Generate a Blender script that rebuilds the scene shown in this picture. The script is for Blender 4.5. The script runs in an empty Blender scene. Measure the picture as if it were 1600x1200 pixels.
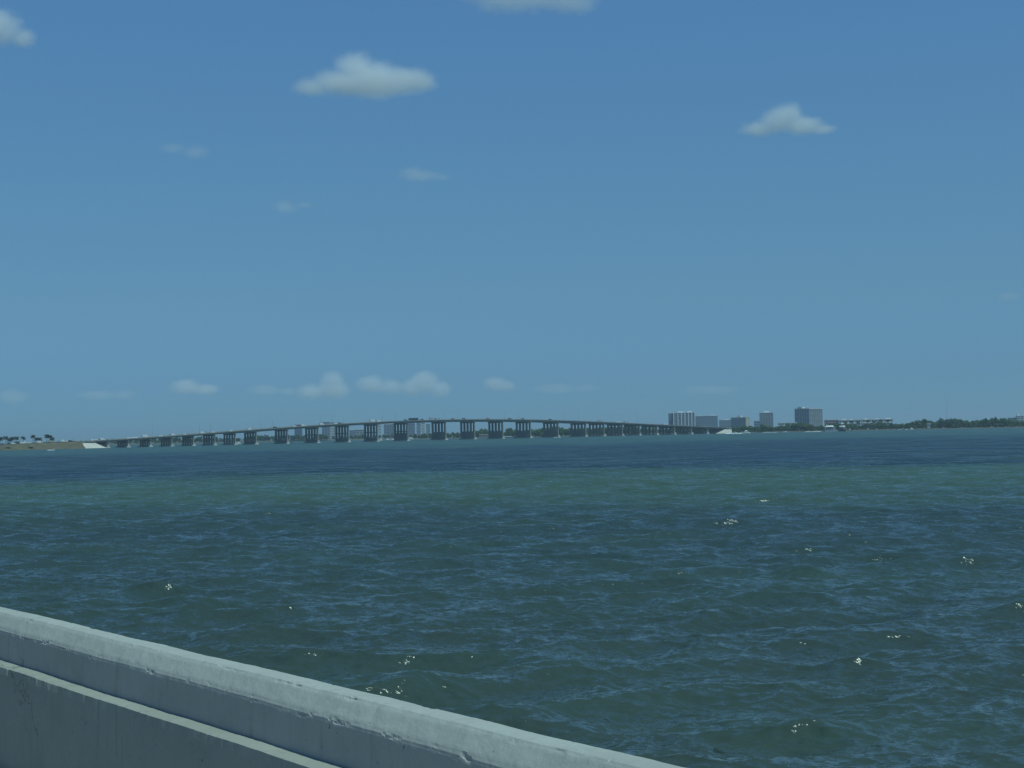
import bpy, bmesh, math, random
import numpy as np
from mathutils import Vector, Matrix, noise as mnoise

random.seed(7)
rng = np.random.default_rng(11)
scene = bpy.context.scene
COL = scene.collection
R = math.radians

# ------------------------------------------------------------------ camera
CAM_H = 8.0
FPX = 2400.0                       # focal length in photograph pixels (1600 wide)
PITCH = math.atan(75.1 / FPX)
ROLL = math.atan(0.0208)
CAM = Vector((0, 0, CAM_H))
_f = Vector((0, math.cos(PITCH), math.sin(PITCH)))
_u0 = Vector((0, -math.sin(PITCH), math.cos(PITCH)))
_r0 = Vector((1, 0, 0))
_r = math.cos(ROLL) * _r0 - math.sin(ROLL) * _u0
_u = math.sin(ROLL) * _r0 + math.cos(ROLL) * _u0
cam_data = bpy.data.cameras.new('camera')
cam = bpy.data.objects.new('camera', cam_data)
COL.objects.link(cam)
cam.matrix_world = Matrix(((_r.x, _u.x, -_f.x, CAM.x), (_r.y, _u.y, -_f.y, CAM.y),
                           (_r.z, _u.z, -_f.z, CAM.z), (0, 0, 0, 1)))
cam_data.sensor_width = 36.0
cam_data.lens = FPX / 1600 * 36
cam_data.clip_start = 0.1
cam_data.clip_end = 120000
scene.camera = cam

# ------------------------------------------------------------------ world, sun, exposure
SUN_EL, SUN_AZ = R(67), R(131)      # azimuth clockwise from the view axis (+Y)
world = bpy.data.worlds.new('World')
scene.world = world
world.use_nodes = True
wn = world.node_tree
bg = wn.nodes['Background']
sky = wn.nodes.new('ShaderNodeTexSky')
sky.sky_type = 'NISHITA'
sky.sun_disc = False
sky.sun_elevation = SUN_EL
sky.sun_rotation = SUN_AZ
sky.altitude = 0
sky.air_density = 1.0
sky.dust_density = 0.1
sky.ozone_density = 3.0
# clear maritime air: the single-scattering sky goes straw coloured at the horizon; multiple scattering keeps it blue
tc = wn.nodes.new('ShaderNodeTexCoord')
sx = wn.nodes.new('ShaderNodeSeparateXYZ')
dv = wn.nodes.new('ShaderNodeMath'); dv.operation = 'DIVIDE'; dv.inputs[1].default_value = .3; dv.use_clamp = True
rp = wn.nodes.new('ShaderNodeValToRGB')
mx = wn.nodes.new('ShaderNodeMix'); mx.data_type = 'RGBA'; mx.blend_type = 'MULTIPLY'; mx.inputs[0].default_value = 1
wn.links.new(tc.outputs['Generated'], sx.inputs[0])
wn.links.new(sx.outputs[2], dv.inputs[0])
wn.links.new(dv.outputs[0], rp.inputs[0])
SKY_T = [(0.0, (.34, .545, 1.16)), (.03, (.34, .535, 1.12)), (.11, (.385, .53, 1.03)), (.28, (.57, .645, .955)), (.5, (.73, .785, 1.03)), (.71, (.85, .90, 1.16)), (.9, (.94, .99, 1.29))]
while len(rp.color_ramp.elements) < len(SKY_T):
    rp.color_ramp.elements.new(.5)
for e_, (p_, c_) in zip(rp.color_ramp.elements, SKY_T):
    e_.position = p_
    e_.color = (c_[0] / 1.3, c_[1] / 1.3, c_[2] / 1.3, 1)
wn.links.new(sky.outputs[0], mx.inputs[6])
wn.links.new(rp.outputs[0], mx.inputs[7])
wn.links.new(mx.outputs[2], bg.inputs[0])
bg.inputs[1].default_value = 0.104
sd = bpy.data.lights.new('sun', 'SUN')
sd.energy = 3.1
sd.angle = R(0.5)
sd.color = (1.0, 0.97, 0.94)
sun = bpy.data.objects.new('sun', sd)
COL.objects.link(sun)
SUN_DIR = Vector((math.sin(SUN_AZ) * math.cos(SUN_EL), math.cos(SUN_AZ) * math.cos(SUN_EL), math.sin(SUN_EL)))
sun.rotation_euler = SUN_DIR.to_track_quat('Z', 'Y').to_euler()
sun.location = (0, 0, 300)
vs = scene.view_settings
vs.view_transform = 'Standard'
vs.look = 'None'
vs.gamma = 1
vs.use_curve_mapping = False
vs.exposure = -0.2
vs.use_white_balance = True            # the greenish cast of a camera set for daylight behind tinted glass
vs.white_balance_temperature = 5800
vs.white_balance_tint = -24
cy = scene.cycles
cy.use_denoising = True
cy.max_bounces = 12
cy.diffuse_bounces = 3
cy.glossy_bounces = 3
cy.volume_bounces = 10
cy.sample_clamp_indirect = 4.0
cy.sample_clamp_direct = 1.0
cy.caustics_reflective = False
cy.caustics_refractive = False

# ------------------------------------------------------------------ helpers
def raydir(px, py):
    return (_r * ((px - 800) / FPX) - _u * ((py - 600) / FPX) + _f)

def at(px, py, Y):
    """world point on the line of sight of a photograph pixel at depth Y"""
    d = raydir(px, py)
    return CAM + d * (Y / d.y)

def at_z(px, Y, z):
    """world point at depth Y and height z that shows in column px"""
    k = (px - 800) / FPX
    a = _r - k * _f
    # a . (P - C) = 0  with P = (X, Y, z)
    return Vector((-(a.y * Y + a.z * (z - CAM_H)) / a.x, Y, z))

class MB:
    def __init__(self):
        self.v, self.f, self.m = [], [], []
    def add(self, verts, faces, mi=0):
        b = len(self.v)
        self.v += [tuple(p) for p in verts]
        self.f += [tuple(i + b for i in f) for f in faces]
        self.m += [mi] * len(faces)
        return self
    def box(self, c, s, rz=0.0, mi=0, taper=1.0):
        cx, cy_, cz = c
        sx, sy, sz = s[0] / 2, s[1] / 2, s[2] / 2
        co, si = math.cos(rz), math.sin(rz)
        vs_ = []
        for z, t in ((-sz, 1.0), (sz, taper)):
            for x, y in ((-sx, -sy), (sx, -sy), (sx, sy), (-sx, sy)):
                x, y = x * t, y * t
                vs_.append((cx + x * co - y * si, cy_ + x * si + y * co, cz + z))
        return self.add(vs_, [(3, 2, 1, 0), (4, 5, 6, 7), (0, 1, 5, 4), (1, 2, 6, 5), (2, 3, 7, 6), (3, 0, 4, 7)], mi)
    def tube(self, pts, rads, n=8, mi=0):
        pts = [Vector(p) for p in pts]
        vs_, fs = [], []
        for i, p in enumerate(pts):
            t = (pts[min(i + 1, len(pts) - 1)] - pts[max(i - 1, 0)]).normalized()
            a = t.orthogonal().normalized() if abs(t.z) < .9 else Vector((1, 0, 0)).cross(t).normalized()
            b = t.cross(a)
            for k in range(n):
                an = 2 * math.pi * k / n
                vs_.append(p + (a * math.cos(an) + b * math.sin(an)) * rads[i])
        for i in range(len(pts) - 1):
            for k in range(n):
                fs.append((i * n + k, i * n + (k + 1) % n, (i + 1) * n + (k + 1) % n, (i + 1) * n + k))
        fs.append(tuple(range(n))[::-1])
        fs.append(tuple((len(pts) - 1) * n + k for k in range(n)))
        return self.add(vs_, fs, mi)
    def prism(self, prof, axis_pts, mi=0):
        """closed cross-section prof (list of (a, z)) swept along a list of (origin, side-vector)"""
        n = len(prof)
        vs_, fs = [], []
        for o, s in axis_pts:
            for a, z in prof:
                vs_.append(Vector(o) + Vector(s) * a + Vector((0, 0, z)))
        for i in range(len(axis_pts) - 1):
            for k in range(n):
                fs.append((i * n + k, i * n + (k + 1) % n, (i + 1) * n + (k + 1) % n, (i + 1) * n + k))
        fs.append(tuple(range(n)))
        fs.append(tuple((len(axis_pts) - 1) * n + k for k in range(n))[::-1])
        return self.add(vs_, fs, mi)
    def mesh(self, name, mats):
        me = bpy.data.meshes.new(name)
        me.from_pydata(self.v, [], self.f)
        if not isinstance(mats, (list, tuple)):
            mats = [mats]
        for m in mats:
            me.materials.append(m)
        if any(self.m):
            me.polygons.foreach_set('material_index', self.m)
        bm = bmesh.new()
        bm.from_mesh(me)
        bmesh.ops.recalc_face_normals(bm, faces=bm.faces)
        bm.to_mesh(me)
        bm.free()
        return me
    def build(self, name, mats, parent=None, loc=None):
        return link(name, self.mesh(name, mats), parent, loc)

def link(name, data, parent=None, loc=None, rz=0.0):
    o = bpy.data.objects.new(name, data)
    COL.objects.link(o)
    if parent is not None:
        o.parent = parent
    if loc is not None:
        o.location = loc
    o.rotation_euler.z = rz
    return o

def tag(o, label=None, cat=None, group=None, kind=None):
    if label: o['label'] = label
    if cat: o['category'] = cat
    if group: o['group'] = group
    if kind: o['kind'] = kind
    return o

def empty(name, loc=(0, 0, 0), rz=0.0):
    o = link(name, None, None, loc, rz)
    o.empty_display_size = 0.5
    return o

def copy_tree(o, parent=None):
    c = o.copy()
    COL.objects.link(c)
    if parent is not None:
        c.parent = parent
    for ch in list(o.children):
        copy_tree(ch, c)
    return c

ORD = ('zeroth first second third fourth fifth sixth seventh eighth ninth tenth eleventh twelfth thirteenth fourteenth '
       'fifteenth sixteenth seventeenth eighteenth nineteenth twentieth twenty-first twenty-second twenty-third '
       'twenty-fourth twenty-fifth twenty-sixth twenty-seventh').split()

# ------------------------------------------------------------------ materials
class NT:
    """small wrapper to write node trees in few lines"""
    def __init__(self, mat):
        self.t = mat.node_tree
        self.n = self.t.nodes
    def node(self, ty, ins=None, **kw):
        nd = self.n.new(ty)
        for k, v in kw.items():
            setattr(nd, k, v)
        for k, v in (ins or {}).items():
            self.set(nd.inputs[k], v)
        return nd
    def set(self, sock, v):
        if isinstance(v, bpy.types.NodeSocket):
            self.t.links.new(v, sock)
        elif isinstance(v, bpy.types.Node):
            self.t.links.new(v.outputs[0], sock)
        else:
            sock.default_value = v
    def math(self, op, a, b=0.0, c=0.0, clamp=False):
        return self.node('ShaderNodeMath', {0: a, 1: b, 2: c}, operation=op, use_clamp=clamp).outputs[0]
    def vmath(self, op, a, b=(0, 0, 0)):
        nd = self.node('ShaderNodeVectorMath', {0: a, 1: b}, operation=op)
        return nd.outputs['Value'] if op in ('LENGTH', 'DOT_PRODUCT', 'DISTANCE') else nd.outputs[0]
    def noise(self, vec, scale, detail=3.0, rough=0.55, out=0):
        nd = self.node('ShaderNodeTexNoise', {'Vector': vec, 'Scale': scale, 'Detail': detail, 'Roughness': rough})
        return nd.outputs[out]
    def ramp(self, fac, stops):
        nd = self.node('ShaderNodeValToRGB', {'Fac': fac})
        e = nd.color_ramp.elements
        while len(e) < len(stops):
            e.new(0.5)
        for el, (p, c) in zip(e, stops):
            el.position = p
            el.color = (c[0], c[1], c[2], 1) if isinstance(c, (tuple, list)) else (c, c, c, 1)
        return nd.outputs[0]
    def mix(self, fac, a, b, blend='MIX'):
        nd = self.node('ShaderNodeMix', data_type='RGBA', blend_type=blend)
        self.set(nd.inputs[0], fac)
        self.set(nd.inputs[6], a if not isinstance(a, tuple) else (*a[:3], 1))
        self.set(nd.inputs[7], b if not isinstance(b, tuple) else (*b[:3], 1))
        return nd.outputs[2]
    def smooth(self, x, lo, hi, tlo=0.0, thi=1.0):
        nd = self.node('ShaderNodeMapRange', {0: x, 1: lo, 2: hi, 3: tlo, 4: thi}, interpolation_type='SMOOTHSTEP')
        return nd.outputs[0]
    def coord(self, which='Object'):
        return self.node('ShaderNodeTexCoord').outputs[which]

def new_mat(name):
    m = bpy.data.materials.new(name)
    m.use_nodes = True
    return m, NT(m), m.node_tree.nodes['Principled BSDF']

def simple(name, col, rough=0.7, var=0.15, scale=0.6, metal=0.0, spec=0.5):
    m, t, b = new_mat(name)
    g = t.node('ShaderNodeNewGeometry').outputs['Position']
    n = t.noise(g, scale, 4)
    dark = tuple(c * (1 - var) for c in col)
    lite = tuple(min(1, c * (1 + var)) for c in col)
    t.set(b.inputs['Base Color'], t.ramp(n, [(0.3, dark), (0.7, lite)]))
    b.inputs['Roughness'].default_value = rough
    b.inputs['Metallic'].default_value = metal
    b.inputs['Specular IOR Level'].default_value = spec
    return m

M = {}
M['white_paint'] = simple('white paint', (.78, .78, .76), .35, .05)
M['silver_paint'] = simple('silver paint', (.5, .52, .54), .3, .05, metal=.3)
M['dark_paint'] = simple('dark paint', (.03, .033, .04), .3, .1)
M['blue_paint'] = simple('blue paint', (.04, .07, .16), .3, .1)
M['red_paint'] = simple('red brown paint', (.26, .09, .06), .4, .1)
M['rust'] = simple('dull brown paint', (.19, .115, .09), .6, .1)
M['tan_paint'] = simple('tan paint', (.42, .36, .27), .4, .1)
M['glass'] = simple('dark glass', (.03, .04, .05), .08, .1)
M['rubber'] = simple('rubber', (.02, .02, .02), .85, .1)
M['bridge_concrete'] = simple('bridge concrete', (.25, .24, .215), .85, .14, .25)
M['pier_concrete'] = simple('pier concrete', (.25, .235, .21), .85, .18, .3)
M['footing_concrete'] = simple('footing concrete', (.46, .45, .42), .85, .2, .4)
M['asphalt'] = simple('asphalt', (.07, .07, .07), .9, .15, .3)
M['pale_road'] = simple('worn pale concrete road', (.30, .285, .245), .9, .15, .3)
M['revetment'] = simple('pale slope paving', (.62, .58, .50), .85, .08, .2)
M['metal'] = simple('galvanised metal', (.32, .33, .34), .5, .1)
M['trunk'] = simple('tree bark', (.11, .09, .07), .9, .2, 1.0)
M['sand'] = simple('shore sand', (.10, .095, .07), .95, .12, .1)
M['foam'] = simple('water foam', (.8, .82, .82), .9, .1, .8)

def leaf_mat(name, a, b_, c):
    m, t, b = new_mat(name)
    g = t.node('ShaderNodeNewGeometry').outputs['Position']
    n = t.noise(g, .16, 4, .6)
    n2 = t.noise(g, 1.7, 2, .6)
    k = t.math('ADD', t.math('MULTIPLY', n, .65), t.math('MULTIPLY', n2, .35))
    t.set(b.inputs['Base Color'], t.ramp(k, [(.33, a), (.5, b_), (.68, c)]))
    b.inputs['Roughness'].default_value = .75
    b.inputs['Specular IOR Level'].default_value = .2
    return m
M['leaf'] = leaf_mat('broadleaf foliage', (.042, .078, .026), (.086, .14, .045), (.14, .18, .07))
M['leaf_dark'] = leaf_mat('dark foliage', (.028, .05, .022), (.057, .09, .037), (.092, .122, .055))
M['leaf_pale'] = leaf_mat('yellow green foliage', (.06, .075, .02), (.11, .12, .035), (.15, .15, .055))
M['palm'] = leaf_mat('palm fronds', (.018, .026, .014), (.035, .045, .022), (.06, .066, .035))

# grass of the embankment
m, t, b = new_mat('dry grass bank')
g = t.node('ShaderNodeNewGeometry').outputs['Position']
k = t.noise(t.vmath('MULTIPLY', g, (1, 1, 3)), .12, 5, .65)
t.set(b.inputs['Base Color'], t.ramp(k, [(.3, (.07, .068, .035)), (.52, (.115, .098, .055)), (.7, (.165, .135, .08))]))
b.inputs['Roughness'].default_value = .95
M['grass'] = m

# weathered concrete of the near parapet
def parapet_mat(name, base, bump=.28):
    m, t, b = new_mat(name)
    p = t.coord('Object')
    big = t.noise(p, 1.3, 5, .6)
    mid = t.noise(t.vmath('MULTIPLY', p, (1, 1, 1)), 7, 6, .65)
    fine = t.noise(p, 60, 5, .7)
    streak = t.noise(t.vmath('MULTIPLY', p, (9, 9, .7)), 1.6, 4, .6)
    k = t.math('ADD', t.math('MULTIPLY', big, .5), t.math('ADD', t.math('MULTIPLY', mid, .35), t.math('MULTIPLY', streak, .15)))
    lo = tuple(c * .82 for c in base)
    hi = tuple(c * 1.10 for c in base)
    col = t.ramp(k, [(.32, lo), (.5, base), (.68, hi)])
    col = t.mix(t.math('MULTIPLY', t.smooth(fine, .62, .8), .45), col, tuple(c * .5 for c in base))
    # hairline cracks: cell borders broken up by noise
    warp = t.vmath('ADD', p, t.vmath('MULTIPLY', t.noise(p, 3.5, 5, .65, out=1), (.5, .5, .5)))
    vor = t.node('ShaderNodeTexVoronoi', {'Vector': warp, 'Scale': 1.5}, feature='DISTANCE_TO_EDGE').outputs['Distance']
    gate = t.smooth(t.noise(p, 1.1, 2), .57, .66)
    crack = t.math('MULTIPLY', t.smooth(vor, .012, .003), gate)
    stain = t.math('MULTIPLY', t.smooth(streak, .54, .72), t.smooth(big, .4, .6))
    col = t.mix(t.math('MULTIPLY', stain, .30), col, tuple(c * .45 for c in base))
    col = t.mix(t.math('MULTIPLY', crack, .5), col, tuple(c * .22 for c in base))
    # small pits
    pit = t.smooth(t.noise(p, 34, 2, .5), .71, .77)
    col = t.mix(t.math('MULTIPLY', pit, .6), col, tuple(c * .3 for c in base))
    t.set(b.inputs['Base Color'], col)
    b.inputs['Roughness'].default_value = .9
    b.inputs['Specular IOR Level'].default_value = .25
    h = t.math('ADD', t.math('MULTIPLY', mid, .6), t.math('MULTIPLY', fine, .22))
    h = t.math('SUBTRACT', h, t.math('ADD', t.math('MULTIPLY', crack, .5), t.math('MULTIPLY', pit, .35)))
    bp = t.node('ShaderNodeBump', {'Strength': bump, 'Distance': .02, 'Height': h})
    t.set(b.inputs['Normal'], bp)
    return m
M['coping'] = parapet_mat('weathered parapet concrete', (.385, .392, .362))
M['base_wall'] = parapet_mat('stained parapet base concrete', (.315, .32, .285), .5)

# ------------------------------------------------------------------ water
WAVE_HEAD = Vector((0.22, -1.0)).normalized()
def water_material():
    m, t, b = new_mat('sea water')
    g = t.node('ShaderNodeNewGeometry').outputs['Position']
    sep = t.node('ShaderNodeSeparateXYZ', {0: g})
    x, y = sep.outputs[0], sep.outputs[1]
    lgy = t.math('LOGARITHM', t.math('MAXIMUM', y, 10.0), 10.0)
    # sea-bed patches: sand (green) and sea-grass (dark blue) in bands parallel to the shore, ragged edges
    n1 = t.noise(t.vmath('MULTIPLY', g, (.010, .018, 0)), 1, 4, .6)
    n2 = t.noise(t.vmath('MULTIPLY', g, (.0035, .004, 0)), 1, 3, .55)
    w = t.math('ADD', lgy, t.math('ADD', t.math('MULTIPLY', t.math('SUBTRACT', n1, .5), .34),
                                  t.math('MULTIPLY', t.math('SUBTRACT', n2, .5), .22)))
    f = t.math('DIVIDE', t.math('SUBTRACT', w, 1.4), 2.2)        # 25 m .. 4 km
    def pos(d): return (math.log10(d) - 1.4) / 2.2
    NEAR, BLUE, GREEN, DEEP, TEAL = (.046, .061, .053), (.042, .065, .072), (.064, .103, .086), (.027, .047, .066), (.050, .092, .086)
    col = t.ramp(f, [(pos(30), NEAR), (pos(75), (.044, .066, .062)), (pos(118), BLUE), (pos(138), BLUE), (pos(205), GREEN),
                     (pos(270), GREEN), (pos(345), DEEP), (pos(820), DEEP), (pos(980), TEAL), (pos(1700), TEAL)])
    pn = t.noise(t.vmath('MULTIPLY', g, (.02, .035, 0)), 1, 4, .6)
    col = t.mix(t.math('MULTIPLY', t.smooth(pn, .45, .7), .55), col, (.055, .086, .068))
    t.set(b.inputs['Base Color'], col)
    b.inputs['IOR'].default_value = 1.333
    # ripples below the mesh resolution, as random slopes
    rot = t.node('ShaderNodeVectorRotate', {'Vector': g, 'Angle': math.atan2(WAVE_HEAD.x, -WAVE_HEAD.y)}, rotation_type='Z_AXIS')
    nvec = None
    un = t.node('ShaderNodeAttribute', attribute_name='unresolved').outputs['Fac']
    for sx, sy, amp, far in ((1.8, 3.2, .9, 0), (4.5, 7, .8, 0), (13, 18, .5, 0), (.7, 1.2, .45, 0), (.16, .42, 1.0, 1), (.6, 1.5, 1.0, 1), (.035, .09, 1.1, 1), (.07, .22, 1.0, 1)):
        q = t.vmath('MULTIPLY', rot, (sx, sy, 1))
        c = t.noise(q, 1, 2.0, .6, out=1)
        s = t.vmath('MULTIPLY', t.vmath('SUBTRACT', c, (.5, .5, .5)), (amp * .8, amp * 1.35, 0))
        if far:
            # wave fronts lean towards the shore they run to, so the visible slopes face it
            ab = t.node('ShaderNodeSeparateXYZ', {0: s})
            s = t.node('ShaderNodeCombineXYZ', {0: ab.outputs[0], 1: t.math('MULTIPLY', t.math('ABSOLUTE', ab.outputs[1]), -.85), 2: 0.0}).outputs[0]
            nd = t.node('ShaderNodeVectorMath', {0: s, 3: un}, operation='SCALE')
            s = nd.outputs[0]
        nvec = s if nvec is None else t.vmath('ADD', nvec, s)
    t.set(b.inputs['Roughness'], t.math('ADD', .035, t.math('MULTIPLY', un, .15)))
    N = t.node('ShaderNodeNewGeometry').outputs['Normal']
    t.set(b.inputs['Normal'], t.vmath('NORMALIZE', t.vmath('ADD', N, nvec)))
    return m

def build_water():
    az_in = np.linspace(R(-25), R(25), 800)
    side = np.cumsum(np.minimum(R(.0626) * 1.03 ** np.arange(1, 200), R(.5)))
    side = side[side < R(50)]
    az_out = np.linspace(R(25) + side[-1], R(360 - 25) - side[-1], 60)[1:-1]
    az = np.concatenate([-R(25) - side[::-1], az_in, R(25) + side, az_out])
    rl = list(np.geomspace(4, 26, 14))
    while rl[-1] < 45000:
        q = rl[-1]
        rl.append(q * (1 + .0024 + .010 * min(1, max(0, (q - 120) / 900)) ** .8 + .12 * min(1, max(0, (q - 1500) / 3000))))
    r = np.array(rl)
    na, nr = len(az), len(r)
    daz = np.gradient(np.concatenate([az, [az[0] + 2 * math.pi]]))[:na]
    dr = np.gradient(r)
    A, Rr = np.meshgrid(az, r)
    X = (Rr * np.sin(A)).astype(np.float32)
    Y = (Rr * np.cos(A)).astype(np.float32)
    cell = np.maximum(np.broadcast_to(dr[:, None], Rr.shape), Rr * daz[None, :]).astype(np.float32)
    mss = np.zeros_like(X); Z = np.zeros_like(X); DX = np.zeros_like(X); DY = np.zeros_like(X)
    nw = 170
    lam = np.geomspace(.32, 8.0, nw) * rng.uniform(.97, 1.03, nw)
    head = math.atan2(WAVE_HEAD.y, WAVE_HEAD.x) + rng.normal(0, 1, nw) * np.interp(np.log(lam), [math.log(.3), math.log(9)], [.95, .42])
    ph = rng.uniform(0, 2 * math.pi, nw)
    ka = .025 * np.interp(lam, [1.5, 4.0], [1.0, 1.5]) * np.where(lam > 5.5, np.exp(-((lam - 5.5) / 3.0) ** 2), 1.0) * rng.uniform(.6, 1.4, nw)
    for i in range(nw):
        k = 2 * math.pi / lam[i]
        dx, dy = math.cos(head[i]), math.sin(head[i])
        rows = np.where(cell.min(axis=1) * 2.5 < lam[i])[0]
        if not len(rows):
            continue
        s = slice(rows[0], rows[-1] + 1)
        wgt = np.clip((lam[i] / cell[s] - 2.5) / 2.0, 0, 1)
        p = (k * (dx * X[s] + dy * Y[s]) + ph[i]).astype(np.float32)
        a = (ka[i] / k) * wgt
        Z[s] += a * np.cos(p)
        sn = a * np.sin(p)
        DX[s] -= 1.0 * dx * sn
        DY[s] -= 1.0 * dy * sn
        # slope variance carried by the mesh
        mss[s] += .5 * (ka[i] * wgt) ** 2
    rip = np.sqrt(np.clip(1 - mss / float(.5 * np.sum(ka ** 2)), 0, 1)).astype(np.float32)
    X += DX; Y += DY
    v = np.stack([X, Y, Z], -1).reshape(-1, 3)
    v = np.concatenate([v, [[0, 0, 0]]]).astype(np.float32)
    i0 = np.arange(nr - 1)[:, None] * na
    j = np.arange(na)[None, :]
    jn = (j + 1) % na
    quads = np.stack([i0 + j, i0 + na + j, i0 + na + jn, i0 + jn], -1).reshape(-1, 4)[:, ::-1]
    tri = np.stack([np.full(na, len(v) - 1), j[0], jn[0]], -1)[:, ::-1]
    loops = np.concatenate([quads.ravel(), tri.ravel()]).astype(np.int32)
    tot = np.concatenate([np.full(len(quads), 4), np.full(len(tri), 3)]).astype(np.int32)
    start = np.concatenate([[0], np.cumsum(tot)[:-1]]).astype(np.int32)
    me = bpy.data.meshes.new('water')
    me.vertices.add(len(v)); me.vertices.foreach_set('co', v.ravel())
    me.loops.add(len(loops)); me.loops.foreach_set('vertex_index', loops)
    me.polygons.add(len(tot)); me.polygons.foreach_set('loop_start', start); me.polygons.foreach_set('loop_total', tot)
    me.polygons.foreach_set('use_smooth', np.ones(len(tot), dtype=bool))
    me.update(calc_edges=True)
    at_ = me.attributes.new('unresolved', 'FLOAT', 'POINT')
    at_.data.foreach_set('value', np.concatenate([rip.ravel(), [1.0]]).astype(np.float32))
    if me.polygons[len(me.polygons) // 2].normal.z < 0:
        me.flip_normals()
    me.materials.append(water_material())
    return tag(link('water', me), 'choppy blue green bay water with darker sea grass bands', kind='structure')
build_water()

# ------------------------------------------------------------------ near parapet and the road it edges
TH = math.atan(1800 / FPX)                     # the road runs off to the left of the view axis
PD = Vector((-math.sin(TH), math.cos(TH), 0))  # along the parapet
PN = Vector((math.cos(TH), math.sin(TH), 0))   # across it, towards the water
def build_parapet():
    E = CAM_H
    # cross-section (distance from the camera's line, height), road side round to the water side
    zt = E - 1.02
    root = empty('bridge_parapet', PN * 3.1 + Vector((0, 0, E - 1.86)))
    tag(root, 'long weathered grey concrete parapet with stepped face beside the water', 'parapet')
    def loft(name, prof, t0, t1, step, mat, rough_amp):
        P = [Vector((a, 0, z)) for a, z in prof]
        dense, edge = [], []
        for i in range(len(P) - 1):                     # subdivide the profile
            L = (P[i + 1] - P[i]).length
            n = max(1, int(L / .008)) if L < .4 else max(1, int(L / .04))
            for k in range(n):
                dense.append(P[i].lerp(P[i + 1], k / n))
                edge.append(k == 0)
        dense.append(P[-1]); edge.append(True)
        nt = int((t1 - t0) / step) + 1
        arc = [0.0]
        for i in range(1, len(dense)):
            arc.append(arc[-1] + (dense[i] - dense[i - 1]).length)
        corner = [arc[i] for i in range(1, len(dense) - 1) if edge[i]]
        near = []                                       # nearest profile corner and the pull towards it
        for i in range(len(dense)):
            dd, ci = min((abs(arc[i] - c), ci) for ci, c in enumerate(corner))
            near.append((ci, math.exp(-(dd / .013) ** 2)))
        vs_, fs = [], []
        n = len(dense)
        for it in range(nt):
            tt = t0 + it * step
            for ip, q in enumerate(dense):
                w = PD * tt + PN * q.x + Vector((0, 0, q.z))
                n1 = mnoise.fractal(w * 2.2, 1.0, 2.0, 4)
                n2 = mnoise.fractal(w * 14.0, .8, 2.1, 4)
                nb = mnoise.noise(Vector((tt * 1.1, q.x * .3 + 5, q.z)))
                amp = rough_amp
                off = n1 * .006 * amp + n2 * .002 * amp
                chip = 0.0
                ci, g_ = near[ip]
                if g_ > .03:
                    c = mnoise.fractal(Vector((tt * 7, ci * 3.7, q.z * 30)), .7, 2.0, 5)
                    chip = g_ * (-.004 - max(0.0, c - .36) * .018 * amp)
                # outward: towards the road and up
                w = w - PN * (off * .7 + chip * .7) + Vector((0, 0, off * .7 + chip * .7 + nb * .006 * amp))
                vs_.append(w - root.location)
        for it in range(nt - 1):
            for ip in range(n - 1):
                a = it * n + ip
                fs.append((a, a + 1, a + n + 1, a + n))
        me = bpy.data.meshes.new(name)
        me.from_pydata(vs_, [], fs)
        me.materials.append(mat)
        bm = bmesh.new(); bm.from_mesh(me)
        # end caps
        bm.verts.ensure_lookup_table()
        bm.faces.new([bm.verts[i] for i in range(n)])
        bm.faces.new([bm.verts[(nt - 1) * n + i] for i in range(n)][::-1])
        bmesh.ops.recalc_face_normals(bm, faces=bm.faces)
        bm.to_mesh(me); bm.free()
        return me
    rail = [(3.03, zt - .26), (3.03, zt - .086), (3.10, zt), (3.205, zt - .002), (3.28, zt - .09), (3.28, zt - .262)]
    base = [(2.925, E - 1.86), (2.935, zt - .26), (3.03, zt - .256), (3.30, zt - .258), (3.32, E - 1.9)]
    for nm, pr, mt in (('coping', rail, M['coping']), ('base_wall', base, M['base_wall'])):
        parts = [(-6, 1.0, .06, 1), (1.0, 9.0, .011, 1), (9.0, 70.0, .25, 1)]
        meshes = [loft(nm, pr, *p[:3], mt, p[3]) for p in parts]
        bm = bmesh.new()
        for me in meshes:
            bm.from_mesh(me)
        out = bpy.data.meshes.new(nm)
        bm.to_mesh(out); bm.free()
        out.materials.append(mt)
        link(nm, out, root)
        for me in meshes:
            bpy.data.meshes.remove(me)
    # the roadway under the camera
    rd = MB()
    for s0 in (0,):
        rd.prism([(-15, -2.7), (3.3, -2.7), (3.3, -1.9), (2.9, -1.865), (-15, -1.7)],
                 [(PD * -40 + Vector((0, 0, E)), PN), (PD * 90 + Vector((0, 0, E)), PN)])
    tag(rd.build('road', M['pale_road']), 'pale concrete roadway behind the near parapet', kind='structure')
build_parapet()
# ------------------------------------------------------------------ the causeway bridge
BDIR = Vector((math.sin(R(57)), math.cos(R(57)), 0))       # along the bridge, left-near to right-far
BSIDE = Vector((-BDIR.y, BDIR.x, 0))                       # across it, away from the camera
_c = at_z(690, 1920, 0)
B0 = Vector((_c.x, _c.y, 0))
BW = 35.0                                                  # deck width

def bridge_s(px, off=0.0):
    """distance along the bridge (metres from the crest) whose waterline point shows in column px"""
    k = (px - 800) / FPX
    a = _r - k * _f
    a = Vector((a.x, a.y, a.z))
    p = B0 + BSIDE * off - CAM
    return -(a.dot(p)) / a.dot(BDIR)

def bp(s, side=0.0, z=0.0):
    return B0 + BDIR * s + BSIDE * side + Vector((0, 0, z))

PIER_PX = [161, 192.5, 227, 260.5, 294, 327, 359, 391.5, 440, 487.5, 535, 580, 627, 686, 731, 775, 818, 861, 904,
           932.5, 961, 988, 1015, 1042, 1068.5, 1093]
PIER_S = [bridge_s(p) for p in PIER_PX]
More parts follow.
